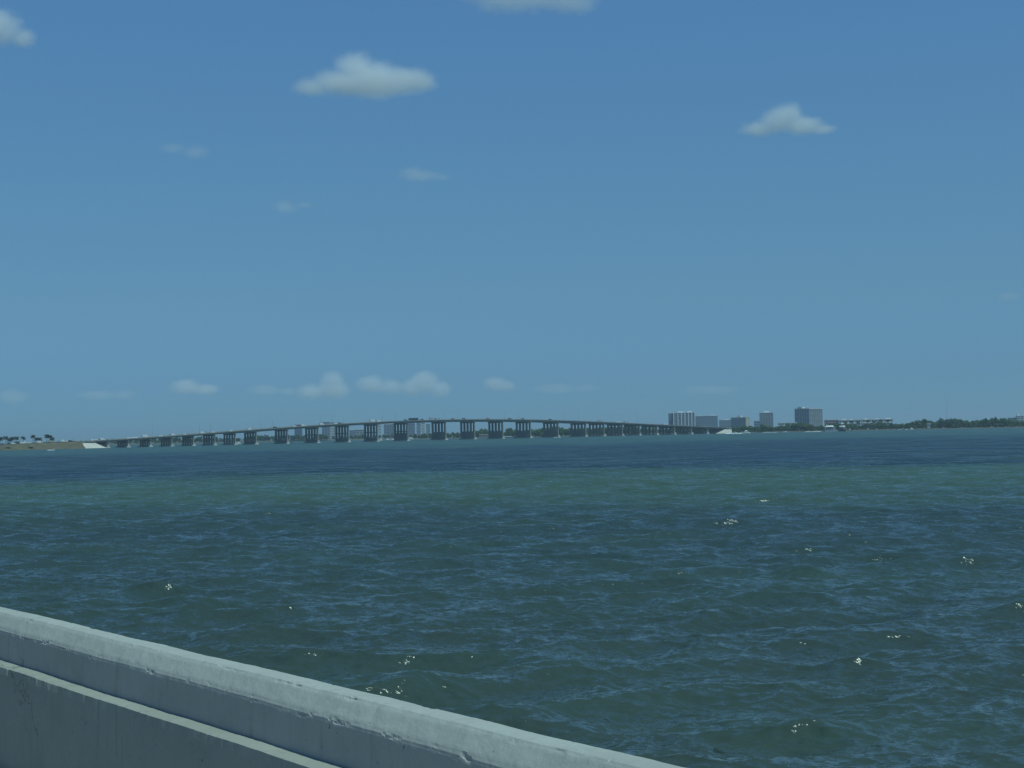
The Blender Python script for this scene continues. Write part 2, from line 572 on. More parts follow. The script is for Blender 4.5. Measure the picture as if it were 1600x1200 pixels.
# top of the barrier read off the photograph: (column, row)
_prof = [(120, 689.5), (160, 687), (200, 684), (300, 678.2), (400, 670.4), (500, 664), (600, 658), (690, 655.3), (745, 655),
         (800, 655.8), (900, 658), (1000, 662.3), (1100, 666.6), (1145, 668.2)]
_ps = np.array([bridge_s(p) for p, _ in _prof])
_pz = np.array([at(p, y, bp(s).y).z for (p, y), s in zip(_prof, _ps)])
_co = np.polyfit(_ps / 400, _pz, 5)
def deck_z(s):
    return float(np.polyval(_co, s / 400)) - .5           # road level
S0, S1 = bridge_s(140), bridge_s(1122)

bridge = empty('causeway_bridge', bp(0, 0, 0))
tag(bridge, 'long concrete road bridge humping across the bay on rows of columned piers', 'bridge')
BO = bridge.location.copy()
def local(axis):
    return [(o - BO, s) for o, s in axis]

ends = [S0] + PIER_S[1:] + [S1]
n_span = 0
for i in range(len(PIER_S) + 1):
    a = S0 if i == 0 else PIER_S[i - 1]
    b_ = PIER_S[i] if i < len(PIER_S) else S1
    n = 4
    st = [a + .04 + (b_ - a - .08) * k / n for k in range(n + 1)]
    dep = 2.5 if 7 <= i <= 18 else 1.9
    span = MB()
    hw = BW / 2
    prof = [(-hw, 0), (-hw, -.45), (-hw + 1.6, -.7), (-hw + 1.6, -dep), (hw - 1.6, -dep), (hw - 1.6, -.7), (hw, -.45), (hw, 0)]
    span.prism(prof, [(bp(s, 0, deck_z(s)) - BO, BSIDE) for s in st])
    so = span.build('deck_span', M['bridge_concrete'], bridge)
    for sd_ in (-1, 1):
        br = MB()
        pr = [(sd_ * (hw - .05), -.02), (sd_ * (hw - .08), .5), (sd_ * (hw - .33), .5), (sd_ * (hw - .5), .02)]
        br.prism(pr, [(bp(s, 0, deck_z(s)) - BO, BSIDE) for s in st])
        br.build('barrier', M['bridge_concrete'], so)
    if 0 < i < len(PIER_S) or True:
        rs = MB()
        rs.prism([(-hw + .55, .004), (hw - .55, .004), (hw - .55, .03), (-hw + .55, .03)], [(bp(s, 0, deck_z(s)) - BO, BSIDE) for s in st])
        rs.build('road_surface', M['asphalt'], so)

PHI = math.atan2(BDIR.y, BDIR.x)
for i, s in enumerate(PIER_S):
    high = 7 <= i <= 18
    dep = 2.5 if 6 <= i <= 18 else 1.9
    zt = deck_z(s) - dep - .04
    o = bp(s, 0, 0) - BO
    capw = BW
    th = 1.9 if high else 1.6
    cap = MB()
    cap.prism([(-capw / 2, zt), (-capw / 2, zt - .8), (-capw / 2 + 1.2, zt - 1.7), (capw / 2 - 1.2, zt - 1.7), (capw / 2, zt - .8), (capw / 2, zt)],
              [(o - BDIR * th / 2, BSIDE), (o + BDIR * th / 2, BSIDE)])
    pier = cap.build('pier', M['pier_concrete'], bridge)
    zb = 1.1
    ncol = 5
    for k in range(ncol):
        y = (k / (ncol - 1) - .5) * (capw - 4.2)
        c = MB()
        zc = (zt - 1.68 + zb) / 2
        c.box(o + BSIDE * y + Vector((0, 0, zc)), (1.35 if high else 1.2, 3.5 if high else 3.3, zt - 1.68 - zb), PHI, 0, .92)
        c.build('column', M['pier_concrete'], pier)
    if high:                                   # wall web between the columns, in the lower part
        zw = zb + (zt - zb) * (.42 if i >= 12 else .18)
        w = MB()
        w.box(o + Vector((0, 0, (zw + zb) / 2)), (.7, capw - 7, zw - zb), PHI)
        w.build('web_wall', M['pier_concrete'], pier)
        if i < 13:
            w = MB()
            zs = zb + (zt - zb) * .5
            w.box(o + Vector((0, 0, zs)), (1.0, capw - 6, 1.3), PHI)
            w.build('strut', M['pier_concrete'], pier)
    ft = MB()
    ft.box(o + Vector((0, 0, .1)), (4.2, capw + 3.5, 2.0), PHI, 0, .96)
    ft.build('footing', M['footing_concrete'], pier)
    # fender block standing at the far end of the footing
    fb = MB()
    fb.box(o + BSIDE * (-(capw / 2 + .4)) + Vector((0, 0, 2.0)), (2.2, 1.8, 2.2), PHI, 0, .7)
    fb.build('fender', M['footing_concrete'], pier)

# sloped, paved abutments
def abutment(s_deck, sgn):
    run = 15.0 if sgn < 0 else 19.0
    zt = deck_z(s_deck) - 1.95
    a = MB()
    hw = BW / 2 - 1.0
    top_l = s_deck
    zz = -1.0
    foot = s_deck - sgn * -run if False else s_deck + (run if sgn < 0 else -run)
    back = s_deck + (-22 if sgn < 0 else 10)
    # wedge: toe out under the first span, flared sides
    fl = 7.0 if sgn < 0 else 3.0
    P = [bp(foot, -hw - 3, zz), bp(foot, hw + 3, zz), bp(back, hw + fl, zz), bp(back, -hw - fl, zz),
         bp(top_l, -hw, zt), bp(top_l, hw, zt), bp(back, hw, zt + .6), bp(back, -hw, zt + .6)]
    a.add([p - BO for p in P], [(0, 1, 5, 4), (1, 2, 6, 5), (2, 3, 7, 6), (3, 0, 4, 7), (4, 5, 6, 7), (3, 2, 1, 0)])
    ab = a.build('abutment', M['revetment'], bridge)
    ap = MB()
    ss = [s_deck, back]
    ap.prism([(-BW / 2, -1.3), (BW / 2, -1.3), (BW / 2, 0), (-BW / 2, 0)], [(bp(s, 0, deck_z(s_deck) - (0 if s == s_deck else .0)) - BO, BSIDE) for s in ss])
    ap.build('approach_slab', M['bridge_concrete'], ab)
abutment(S0, -1)
abutment(S1, 1)

def near_pier_phrase(s):
    """the spot on the bridge in words"""
    if s < PIER_S[0]:
        return 'at the left end of the bridge before the first pier'
    for i in range(len(PIER_S) - 1):
        if PIER_S[i] <= s < PIER_S[i + 1]:
            L = PIER_S[i + 1] - PIER_S[i]
            f = (s - PIER_S[i]) / L
            if f < .25: return f'on the bridge just right of the {ORD[i + 1]} pier from left'
            if f > .75: return f'on the bridge just left of the {ORD[i + 2]} pier from left'
            return f'on the bridge midway between {ORD[i + 1]} and {ORD[i + 2]} piers from left'
    return 'on the bridge beyond the last pier on the right'

# ------------------------------------------------------------------ lamp posts on the bridge
lamp_mesh_p = MB()
lamp_mesh_p.tube([(0, 0, 0), (0, 0, 5), (0, 0, 12.2)], [.17, .14, .09], 6)
lamp_mesh_p.box((0, 0, .2), (.5, .5, .4))
lm_post = lamp_mesh_p.mesh('post', M['metal'])
q = MB(); q.tube([(0, 0, 12.1), (.7, 0, 12.75), (2.3, 0, 12.95)], [.08, .07, .05], 6)
lm_arm = q.mesh('arm', M['metal'])
q = MB(); q.box((2.6, 0, 12.93), (.9, .35, .18), 0, 0, .8)
lm_head = q.mesh('lamp_head', M['metal'])
lamp_proto = None
for px in (330, 427, 521, 619, 716.5, 811.5, 905, 997, 1086):
    s = bridge_s(px, -BW / 2)
    for side, ph in ((-1, 'near'), (1, 'far')):
        if lamp_proto is None:
            lamp_proto = empty('street_lamp')
            for nm, me in (('post', lm_post), ('arm', lm_arm), ('lamp_head', lm_head)):
                link(nm, me, lamp_proto)
            o = lamp_proto
        else:
            o = copy_tree(lamp_proto)
        o.location = bp(s, side * (BW / 2 - .7), deck_z(s))
        o.rotation_euler.z = PHI + (math.pi / 2 if side < 0 else -math.pi / 2)
        loc = near_pier_phrase(s).replace('on the bridge ', '')
        tag(o, f'thin grey lamp post on {ph} bridge edge {loc}', 'street lamp', 'lamp posts along the bridge deck')

# ------------------------------------------------------------------ vehicles
def wheel_mesh(r=.34, w=.24):
    q = MB()
    q.tube([(0, -w / 2, 0), (0, w / 2, 0)], [r, r], 12)
    return q.mesh('wheel', M['rubber'])
WHEEL = wheel_mesh()
WHEEL_BIG = wheel_mesh(.5, .3)

def side_profile(q, pts, w, mi=0, tuck=None):
    """extrude a side outline (x, z) to width w; tuck narrows the points above that height"""
    n = len(pts)
    vs_ = []
    for sgn in (-1, 1):
        for x, z in pts:
            ww = w / 2 * (1 if tuck is None or z < tuck else .84)
            vs_.append((x, sgn * ww, z))
    fs = [tuple(range(n)), tuple(range(n, 2 * n))[::-1]]
    for k in range(n):
        fs.append((k, (k + 1) % n, n + (k + 1) % n, n + k))
    q.add(vs_, fs, mi)

def vehicle(kind, paint, name):
    """one vehicle: Empty > body, window_band, wheel x4; length along +X"""
    root = empty(name)
    if kind == 'car':
        b = [(-2.3, .35), (-2.32, .8), (-2.1, 1.0), (-1.6, 1.05), (-1.0, 1.5), (.45, 1.5), (1.05, 1.05), (2.05, .85), (2.3, .6), (2.3, .35)]
        w = [(-1.48, 1.06), (-.98, 1.44), (.42, 1.44), (.93, 1.06)]
        W, xs, tuck = 1.8, (-1.4, 1.4), 1.2
    elif kind == 'suv':
        b = [(-2.4, .45), (-2.45, 1.1), (-2.3, 1.8), (.3, 1.85), (1.05, 1.2), (2.2, 1.05), (2.42, .7), (2.42, .45)]
        w = [(-2.2, 1.2), (-2.15, 1.72), (.25, 1.76), (.85, 1.2)]
        W, xs, tuck = 1.95, (-1.5, 1.5), 1.4
    elif kind == 'pickup':
        b = [(-2.8, .5), (-2.8, 1.1), (-.6, 1.1), (-.4, 1.8), (.7, 1.82), (1.3, 1.2), (2.5, 1.08), (2.7, .8), (2.7, .5)]
        w = [(-.35, 1.2), (-.28, 1.72), (.66, 1.74), (1.12, 1.2)]
        W, xs, tuck = 1.95, (-1.7, 1.7), 1.5
    elif kind == 'van':
        b = [(-2.9, .45), (-2.9, 2.5), (1.4, 2.5), (2.2, 1.4), (2.8, 1.15), (2.85, .45)]
        w = [(1.0, 1.45), (.95, 2.2), (1.45, 2.25), (2.0, 1.45)]
        W, xs, tuck = 2.1, (-1.8, 1.8), None
    elif kind == 'truck':
        b = [(-4.2, .7), (-4.2, 3.3), (1.5, 3.3), (1.5, .7)]
        w = [(2.3, 1.7), (2.3, 2.4), (3.1, 2.4), (3.4, 1.7)]
        W, xs, tuck = 2.4, (-2.6, 2.8), None
    else:  # bus
        b = [(-6.1, .4), (-6.15, 3.1), (-5.9, 3.25), (5.9, 3.25), (6.15, 3.0), (6.2, .4)]
        w = [(-5.8, 1.6), (-5.8, 2.75), (5.9, 2.75), (5.9, 1.6)]
        W, xs, tuck = 2.55, (-3.6, 4.0), None
    q = MB(); side_profile(q, b, W, 0, tuck)
    bo = q.build('body', M[paint], root)
    if kind == 'truck':
        q = MB(); side_profile(q, [(1.6, .6), (1.6, 2.6), (3.1, 2.6), (3.6, 1.6), (3.7, .6)], 2.3); q.build('cab', M[paint], root)
    q = MB(); side_profile(q, w, W * (.84 if tuck else 1) + .03 + (.1 if tuck else 0), 0, None)
    q.build('window_band', M['glass'], root)
    for x in xs:
        for sg in (-1, 1):
            big = kind in ('bus', 'truck')
            link('wheel', WHEEL_BIG if big else WHEEL, root, (x, sg * (W / 2 - .13), .5 if big else .34))
    return root

PROTO = {}
COLW = {'white_paint': 'white', 'silver_paint': 'silver grey', 'dark_paint': 'dark', 'blue_paint': 'dark blue', 'red_paint': 'red brown', 'tan_paint': 'tan'}
KNAME = {'car': 'car', 'suv': 'car', 'pickup': 'pickup_truck', 'van': 'van', 'truck': 'box_truck', 'bus': 'bus'}
KWORD = {'car': 'saloon car', 'suv': 'sport utility car', 'pickup': 'pickup truck', 'van': 'van', 'truck': 'box truck', 'bus': 'bus'}
def place_vehicle(kind, paint, loc, rz, label, group):
    key = (kind, paint)
    if key not in PROTO:
        PROTO[key] = vehicle(kind, paint, KNAME[kind])
        o = PROTO[key]
    else:
        o = copy_tree(PROTO[key])
    o.location = loc
    o.rotation_euler.z = rz
    tag(o, label, {'car': 'car', 'suv': 'car', 'pickup': 'pickup', 'van': 'van', 'truck': 'truck', 'bus': 'bus'}[kind], group)
    return o

USED = {}
TRAFFIC = [  # column, kind, paint, lane offset (negative = near side)
    (145, 'suv', 'white_paint', -11), (151, 'car', 'white_paint', -7.5), (160.5, 'van', 'white_paint', -11), (201, 'suv', 'white_paint', -11),
    (207, 'pickup', 'white_paint', -7.5), (212.5, 'car', 'white_paint', -11), (228, 'truck', 'white_paint', -11), (251.5, 'suv', 'white_paint', -11), 
    (261.5, 'car', 'silver_paint', -7.5), (266, 'suv', 'silver_paint', -7.5), (271, 'van', 'white_paint', -11), (289, 'suv', 'white_paint', -11),
    (293, 'suv', 'silver_paint', -7.5), (307, 'car', 'silver_paint', -11), (316.5, 'van', 'white_paint', -11), (322, 'suv', 'silver_paint', -7.5),
    (333, 'suv', 'white_paint', -11), (361, 'suv', 'white_paint', -11), (391, 'van', 'white_paint', -11), (395, 'suv', 'silver_paint', -7.5),
    (427.5, 'suv', 'white_paint', -7.5), (430, 'suv', 'dark_paint', -11), (460.5, 'suv', 'white_paint', -11), (467, 'pickup', 'red_paint', -11),
    (474, 'van', 'white_paint', -11), (503, 'van', 'white_paint', -11), (525, 'suv', 'white_paint', -11), (530, 'suv', 'dark_paint', -7.5),
    (536, 'suv', 'silver_paint', -11), (583, 'truck', 'white_paint', -11), (592, 'van', 'white_paint', -7.5), (634, 'suv', 'dark_paint', -11),
    (646, 'bus', 'dark_paint', -10), (659, 'pickup', 'dark_paint', -11), (676, 'truck', 'silver_paint', -7.5), (684, 'van', 'silver_paint', -7.5),
    (708, 'suv', 'red_paint', -11), (725, 'suv', 'dark_paint', -11), (762.5, 'suv', 'red_paint', -11), (797, 'suv', 'dark_paint', -11),
    (817, 'suv', 'dark_paint', -11), (860, 'suv', 'dark_paint', -11), (937, 'truck', 'silver_paint', 4), (966, 'van', 'white_paint', 4),
    (977, 'truck', 'silver_paint', 7.5), (1034, 'suv', 'red_paint', 4), (1040, 'van', 'white_paint', 4),
]
for px, kd, pt, off in TRAFFIC:
    s = bridge_s(px, off)
    # shift for the height of the deck (columns lean a little in a rolled picture)
    z = deck_z(s) + .031
    for _ in range(3):
        k = (px - 800) / FPX
        a = _r - k * _f
        s = -(a.dot(B0 + BSIDE * off + Vector((0, 0, z + 1)) - CAM)) / a.dot(BDIR)
        z = deck_z(s) + .031
    e = .5
    tilt = math.atan((deck_z(s + e) - deck_z(s - e)) / (2 * e))
    rz = PHI + (0 if off < 0 else math.pi)
    o = place_vehicle(kd, pt, bp(s, off, z), rz, f'{COLW[pt]} {KWORD[kd]} {near_pier_phrase(s)}', 'traffic crossing the bridge')
    o.rotation_euler = (Matrix.Rotation(rz, 3, 'Z') @ Matrix.Rotation(-tilt if off < 0 else tilt, 3, 'Y')).to_euler()

# ------------------------------------------------------------------ land
def terrain(name, outline, ztop, zbot, mat, inset, label, top_mat=None):
    """flat-topped bank: outline (x, y) world points, sloping sides"""
    n = len(outline)
    c = Vector((sum(p[0] for p in outline) / n, sum(p[1] for p in outline) / n, 0))
    vs_, fs = [], []
    for lvl, (z, k) in enumerate(((zbot, 0.0), ((zbot + ztop) * .5 + .3, inset * .4), (ztop, inset))):
        for i, (x, y) in enumerate(outline):
            p = Vector((x, y, 0))
            a = Vector((*outline[i - 1], 0)); b2 = Vector((*outline[(i + 1) % n], 0))
            t = (b2 - a).normalized()
            inn = Vector((-t.y, t.x, 0))
            if inn.dot(c - p) < 0: inn = -inn
            vs_.append(p + inn * k + Vector((0, 0, z + (random.uniform(-.15, .15) if lvl else 0))))
    for l in range(2):
        for i in range(n):
            fs.append((l * n + i, l * n + (i + 1) % n, (l + 1) * n + (i + 1) % n, (l + 1) * n + i))
    fs.append(tuple(2 * n + i for i in range(n)))
    q = MB(); q.add(vs_, fs)
    return tag(q.build(name, mat), label, kind='structure')

def edge_pts(lst, jitter=2.0, step=12.0):
    """subdivide a world polyline with a little raggedness"""
    out = []
    for (x0, y0), (x1, y1) in zip(lst[:-1], lst[1:]):
        L = math.hypot(x1 - x0, y1 - y0)
        n = max(1, int(L / step))
        for k in range(n):
            u = k / n
            out.append((x0 + (x1 - x0) * u + random.uniform(-.3, .3) * jitter, y0 + (y1 - y0) * u + random.uniform(-1, 1) * jitter))
    out.append(lst[-1])
    return out

def xy(px, Y, z=0.0):
    p = at_z(px, Y, z)
    return (p.x, p.y)

# left embankment (the causeway fill) rising to the bridge deck
def embankment():
    q = MB()
    cols = []
    s_end = S0 - 15
    for k in range(30):
        s = s_end - k * 14.0
        u = min(1, k / 11)
        zc = (deck_z(S0) - .35) * (1 - u) + 4.2 * u
        zc += random.uniform(-.08, .08)
        w = BW / 2 + 1
        sh = 17 + 10 * u + random.uniform(-.8, .8)
        row = [(-w - sh, -.9), (-w - sh + 2, .5), (-w - sh * .55, 1.2 + zc * .25), (-w - 2.5, zc - .5), (-w, zc), (w, zc), (w + 8, zc - 1), (w + 40, 1.5), (w + 60, -.9)]
        cols.append([bp(s, a, z + (random.uniform(-.15, .15) if 0 < i < 8 else 0)) for i, (a, z) in enumerate(row)])
    n = len(cols[0])
    vs_ = [p for c in cols for p in c]
    fs = []
    for i in range(len(cols) - 1):
        for k in range(n - 1):
            fs.append((i * n + k, i * n + k + 1, (i + 1) * n + k + 1, (i + 1) * n + k))
    fs.append(tuple(range(n)))
    q.add(vs_, fs)
    tag(q.build('embankment', M['grass']), 'dry grassy causeway embankment leading up to the left end of the bridge', kind='structure')
    rd = MB()
    st = [s_end - k * 14.0 for k in range(29)]
    def zc(s):
        u = min(1, (s_end - s) / 14 / 11)
        return (deck_z(S0) - .35) * (1 - u) + 4.2 * u
    rd.prism([(-14, .16), (14, .16), (14, .3), (-14, .3)], [(bp(s, 0, zc(s)), BSIDE) for s in st])
    tag(rd.build('road', M['asphalt']), 'causeway road along the top of the embankment', kind='structure')
    return zc
BANK_Z = embankment()

# land behind the bridge, from the marsh island on the left to the right-hand shore
isl = edge_pts([xy(640, 2420), xy(700, 2330), xy(780, 2300), xy(900, 2270), xy(1000, 2240), xy(1090, 2215), xy(1150, 2190), xy(1200, 2130), xy(1262, 2080),
                xy(1330, 2150), xy(1400, 2140), xy(1500, 2090), xy(1620, 2060), xy(1800, 2060), xy(2100, 2200)], 2.5, 14)
isl += [xy(2100, 3300), xy(1500, 3700), xy(900, 3600), xy(600, 2900)]
terrain('island', isl, .7, -.8, M['sand'], 9, 'low sandy wooded island behind the bridge and along the right shore')
far = edge_pts([xy(-500, 2900), xy(-100, 2800), xy(150, 2700), xy(300, 2650), xy(420, 2680), xy(520, 2600), xy(600, 2650), xy(660, 2900)], 4, 30)
far += [xy(680, 4600), xy(-600, 4600)]
terrain('far_shore', far, 1.5, -.8, M['sand'], 12, 'hazy low far shore seen between the left bridge piers')

# ------------------------------------------------------------------ trees
def clump_mesh(crowns, mats, leaf=1.0, dens=1.0, trunks=True, core=True):
    """leaf cards spread through ellipsoid crowns; crowns: (centre, rx, ry, rz, material index)"""
    V, F, MI = [], [], []
    for (c, rx, ry, rz, mi) in crowns:
        n = int(dens * 26 * (rx * ry + rx * rz + ry * rz) / 3 / (leaf * leaf)) + 12
        # lumpy crown: leaf clusters sit round a few sub-centres
        sub = []
        for _ in range(9):
            d = Vector((random.gauss(0, 1), random.gauss(0, 1), random.gauss(0, 1) + .25)).normalized()
            sub.append(Vector((d.x * rx * .6, d.y * ry * .6, d.z * rz * .6)))
        for _ in range(n):
            sc = random.choice(sub)
            d = Vector((random.gauss(0, 1), random.gauss(0, 1), random.gauss(0, 1))).normalized() * random.uniform(.55, 1) ** .5
            p = Vector(c) + sc + Vector((d.x * rx * .46, d.y * ry * .46, d.z * rz * .46))
            if p.z < .3: continue
            nrm = (d + Vector((random.gauss(0, .5), random.gauss(0, .5), random.gauss(.3, .5)))).normalized()
            a = nrm.orthogonal().normalized()
            a = Matrix.Rotation(random.uniform(0, 6.28), 3, nrm) @ a
            b2 = nrm.cross(a)
            s1, s2 = leaf * random.uniform(.45, .9), leaf * random.uniform(.3, .6)
            k = len(V)
            V += [p - a * s1, p - b2 * s2 + nrm * .1, p + a * s1, p + b2 * s2 + nrm * .1]
            F.append((k, k + 1, k + 2, k + 3)); MI.append(mi)
    q = MB(); q.v = [tuple(p) for p in V]; q.f = F; q.m = MI
    me = bpy.data.meshes.new('foliage')
    me.from_pydata(q.v, [], q.f)
    for m_ in mats: me.materials.append(m_)
    me.polygons.foreach_set('material_index', q.m)
    return me

LEAFS = [M['leaf'], M['leaf_dark'], M['leaf_pale']]
def woods(name, label, spans, leaf=1.1):
    """a far wood that reads as one mass; spans: (px0, px1, Y0, Y1, h0, h1, count, material weights)"""
    cr, tr = [], MB()
    for (p0, p1, Y0, Y1, h0, h1, cnt, wts) in spans:
        for i in range(cnt):
            px = p0 + (p1 - p0) * (i + random.random()) / cnt
            Y = random.uniform(Y0, Y1)
            p = at_z(px, Y, 1.2)
            h = random.uniform(h0, h1) * (.75 + .4 * mnoise.noise(Vector((px * .03, 3.3, 0))) + .15)
            rx = h * random.uniform(.32, .55)
            rz = h * .46
            mi = random.choices((0, 1, 2), wts)[0]
            cr.append((p + Vector((0, 0, h - rz)), rx, rx * random.uniform(.8, 1.2), rz, mi))
            if random.random() < .7:     # skirt of low growth
                q = p + Vector((random.uniform(-3, 3), -random.uniform(0, 4), 0))
                cr.append((q + Vector((0, 0, h * .22)), h * .4, h * .35, h * .25, random.choices((0, 1, 2), wts)[0]))
            tr.tube([p - Vector((0, 0, .5)), p + Vector((random.uniform(-.4, .4), 0, h * .35)), p + Vector((random.uniform(-.8, .8), 0, h * .7))], [.3, .22, .1], 5, 0)
    tag(link(name, clump_mesh(cr, LEAFS, leaf, 1.0)), label, kind='stuff')
    t_ = tr.build('tree_trunks', M['trunk'])
    tag(t_, 'bare trunks inside the ' + label.split(' ', 1)[1], kind='stuff')

woods('woods', 'dense mixed green woods along the right shore and behind the bridge end', [
    (1138, 1185, 2205, 2230, 7.5, 10.5, 16, (6, 3, 1)), (1180, 1262, 2150, 2200, 8.5, 11.5, 26, (6, 3, 1)), (1255, 1300, 2120, 2180, 9, 11.5, 14, (6, 3, 2)),
    (1305, 1405, 2185, 2230, 8, 11.5, 30, (6, 4, 1)), (1400, 1470, 2150, 2190, 8.5, 12, 22, (5, 5, 1)), (1465, 1540, 2115, 2165, 9.5, 12.5, 24, (5, 4, 1)),
    (1540, 1680, 2085, 2140, 9, 11.5, 40, (6, 3, 1)), (1400, 1680, 2200, 2280, 9, 13, 50, (4, 5, 0)), (1150, 1400, 2260, 2320, 9, 12, 40, (4, 5, 0)),
    (1680, 1900, 2090, 2160, 9, 12, 40, (6, 3, 1)),
], 1.15)
woods('mangroves', 'low olive green mangroves on the marsh island behind the tall piers', [
    (648, 700, 2400, 2440, 6.5, 10, 14, (5, 1, 3)), (695, 780, 2330, 2380, 8, 11, 20, (5, 2, 2)), (780, 835, 2330, 2380, 7, 9, 14, (5, 3, 1)),
    (828, 905, 2290, 2340, 10, 13.5, 24, (5, 2, 3)), (900, 1000, 2265, 2310, 10, 13, 30, (5, 3, 2)), (1000, 1140, 2235, 2280, 7.5, 10.5, 34, (5, 3, 1)),
    (690, 1140, 2420, 2500, 10, 14, 60, (3, 6, 0)),
], 1.15)
woods('far_trees', 'hazy far treeline seen between the left bridge piers', [
    (-40, 150, 2800, 2900, 7, 10, 26, (4, 6, 0)), (150, 330, 2720, 2800, 8, 12, 34, (4, 6, 0)), (330, 480, 2720, 2800, 7, 11, 28, (4, 6, 0)), (480, 660, 2700, 2900, 6, 10, 30, (4, 6, 0)),
], 1.5)

def tree(px, Y, h, rx, mi, name, label, group, z=1.2, pts=1):
    p = at_z(px, Y, z)
    root = empty(name, p)
    tag(root, label, 'tree', group)
    q = MB()
    q.tube([(0, 0, -.4), (.15, 0, h * .3), (.0, .1, h * .62)], [.38, .28, .12], 6)
    for k in range(4):
        a = k * 1.6 + random.random()
        q.tube([(.1, 0, h * .32), (math.cos(a) * rx * .35, math.sin(a) * rx * .35, h * .6)], [.16, .06], 5)
    q.build('trunk', M['trunk'], root)
    rz = h * .4
    link('crown', clump_mesh([(Vector((0, 0, h - rz)), rx, rx, rz, mi)], LEAFS, .95, 1.25), root)
    return root

tree(1262, 2098, 9.5, 9.2, 2, 'broadleaf_tree', 'broad round yellow green tree at the water in front of darker woods', None)
tree(1445, 2140, 13.5, 4.6, 1, 'broadleaf_tree', 'dark rounded tree rising above the woods beside the white roofed house', None)
tree(1471, 2125, 14.0, 4.4, 1, 'broadleaf_tree', 'dark tree at the left end of the highest stretch of right shore woods', None)
tree(1487, 2125, 13.6, 4.0, 1, 'broadleaf_tree', 'dark tree on the high woods, just right of the thin radio mast', None)
tree(1540.5, 2120, 13.2, 1.5, 1, 'pine_tree', 'narrow dark pine poking up alone above the right shore woods', None)
tree(1556, 2120, 13.8, 2.4, 1, 'pine_tree', 'dark flat topped pine with bare leaning trunk above the right shore woods', None)
tree(847, 2300, 14.0, 2.2, 1, 'pine_tree', 'dark tree standing above the mangroves between two tall bridge piers', None)
tree(1192, 2150, 11.5, 4.2, 0, 'broadleaf_tree', 'green tree standing in front of the small white roofed tower', None)

def palm_mesh_crown(n=15, L=3.6):
    q = MB()
    for k in range(n):
        a = 2 * math.pi * k / n + random.uniform(-.2, .2)
        up = random.uniform(-1.3, 1.25)
        d = Vector((math.cos(a), math.sin(a), 0))
        side = Vector((-d.y, d.x, 0))
        prev = None
        ring = []
        for i in range(6):
            u = i / 5
            p = d * (L * u) + Vector((0, 0, L * (up * u - (.55 + up * .6) * u * u)))
            w = .75 * math.sin(math.pi * min(1, .15 + u * .85)) + .03
            ring.append((p - side * w - Vector((0, 0, w * .5)), p + Vector((0, 0, .02)), p + side * w - Vector((0, 0, w * .5))))
        for i in range(5):
            a0, b0, c0 = ring[i]; a1, b1, c1 = ring[i + 1]
            q.add([a0, b0, b1, a1], [(0, 1, 2, 3)]); q.add([b0, c0, c1, b1], [(0, 1, 2, 3)])
    return q.mesh('crown', M['palm'])
def palm(px, Y, h, z, label, group):
    p = at_z(px, Y, z)
    root = empty('palm_tree', p)
    tag(root, label, 'palm tree', group)
    q = MB()
    lean = random.uniform(-.5, .5)
    q.tube([(0, 0, -.5), (lean * .3, 0, h * .5), (lean, 0, h - .6)], [.26, .18, .15], 7)
    q.build('trunk', M['trunk'], root)
    link('crown', palm_mesh_crown(30, 3.3 * random.uniform(.9, 1.15)), root, (lean, 0, h - .6))
def bank_at(px, off):
    s = bridge_s(px, off)
    return bp(s, off, 0), BANK_Z(s)
PALMS = [(1.5, 'palm cut by the left picture edge on the grassy embankment', 7.6), (9, 'second palm from the left on the embankment', 8.2),
         (16, 'slim palm left of the close pair on the embankment', 6.4), (20.5, 'left palm of the close dark pair on the embankment', 7.4),
         (25.5, 'right palm of the close dark pair on the embankment', 7.2), (36.5, 'lone palm above the leftmost white parked cars', 7.2),
         (51.5, 'tallest lone palm between the groups of white parked cars', 8.6), (57.5, 'short spreading palm beside the tallest palm', 5.6),
         (62, 'low leaning palm just right of the short spreading palm', 5.4), (73, 'left palm of the bushy pair nearest the bridge', 8.2),
         (78, 'right palm of the bushy pair nearest the bridge', 7.4), (82, 'small palm at the right foot of the bushy pair', 5.2)]
for px, lb, h in PALMS:
    p, z = bank_at(px, -12.5)
    palm(px, p.y, h + .6, z - .1, lb, 'palms along the embankment')

PARKED = [(21, 'suv', 'white_paint', 'white car under the close pair of palms on the embankment'), (34.5, 'suv', 'white_paint', 'white car left of the lone palm on the embankment'),
          (39, 'van', 'white_paint', 'white van right beside the lone palm on the embankment'), (44.5, 'suv', 'white_paint', 'white car third in the row left of the tallest palm'),
          (58.5, 'suv', 'silver_paint', 'silver grey car below the short spreading palm'), (62.5, 'van', 'white_paint', 'white van below the low leaning palm'),
          (80.5, 'van', 'tan_paint', 'tan van below the bushy pair of palms'), (99.5, 'van', 'white_paint', 'white van alone on the bank between palms and bridge'),
          (104.5, 'suv', 'white_paint', 'white car just right of the lone white van on the bank'), (109.5, 'suv', 'dark_paint', 'dark car on the bank nearest the pale bridge abutment'),
          (116, 'suv', 'silver_paint', 'silver grey car on the approach road by the left abutment')]
for px, kd, pt, lb in PARKED:
    off = -17.2 if px < 112 else -8
    p, z = bank_at(px, off)
    place_vehicle(kd, pt, Vector((p.x, p.y, z + (.05 if px < 112 else .31))), PHI, lb, 'cars along the embankment road')

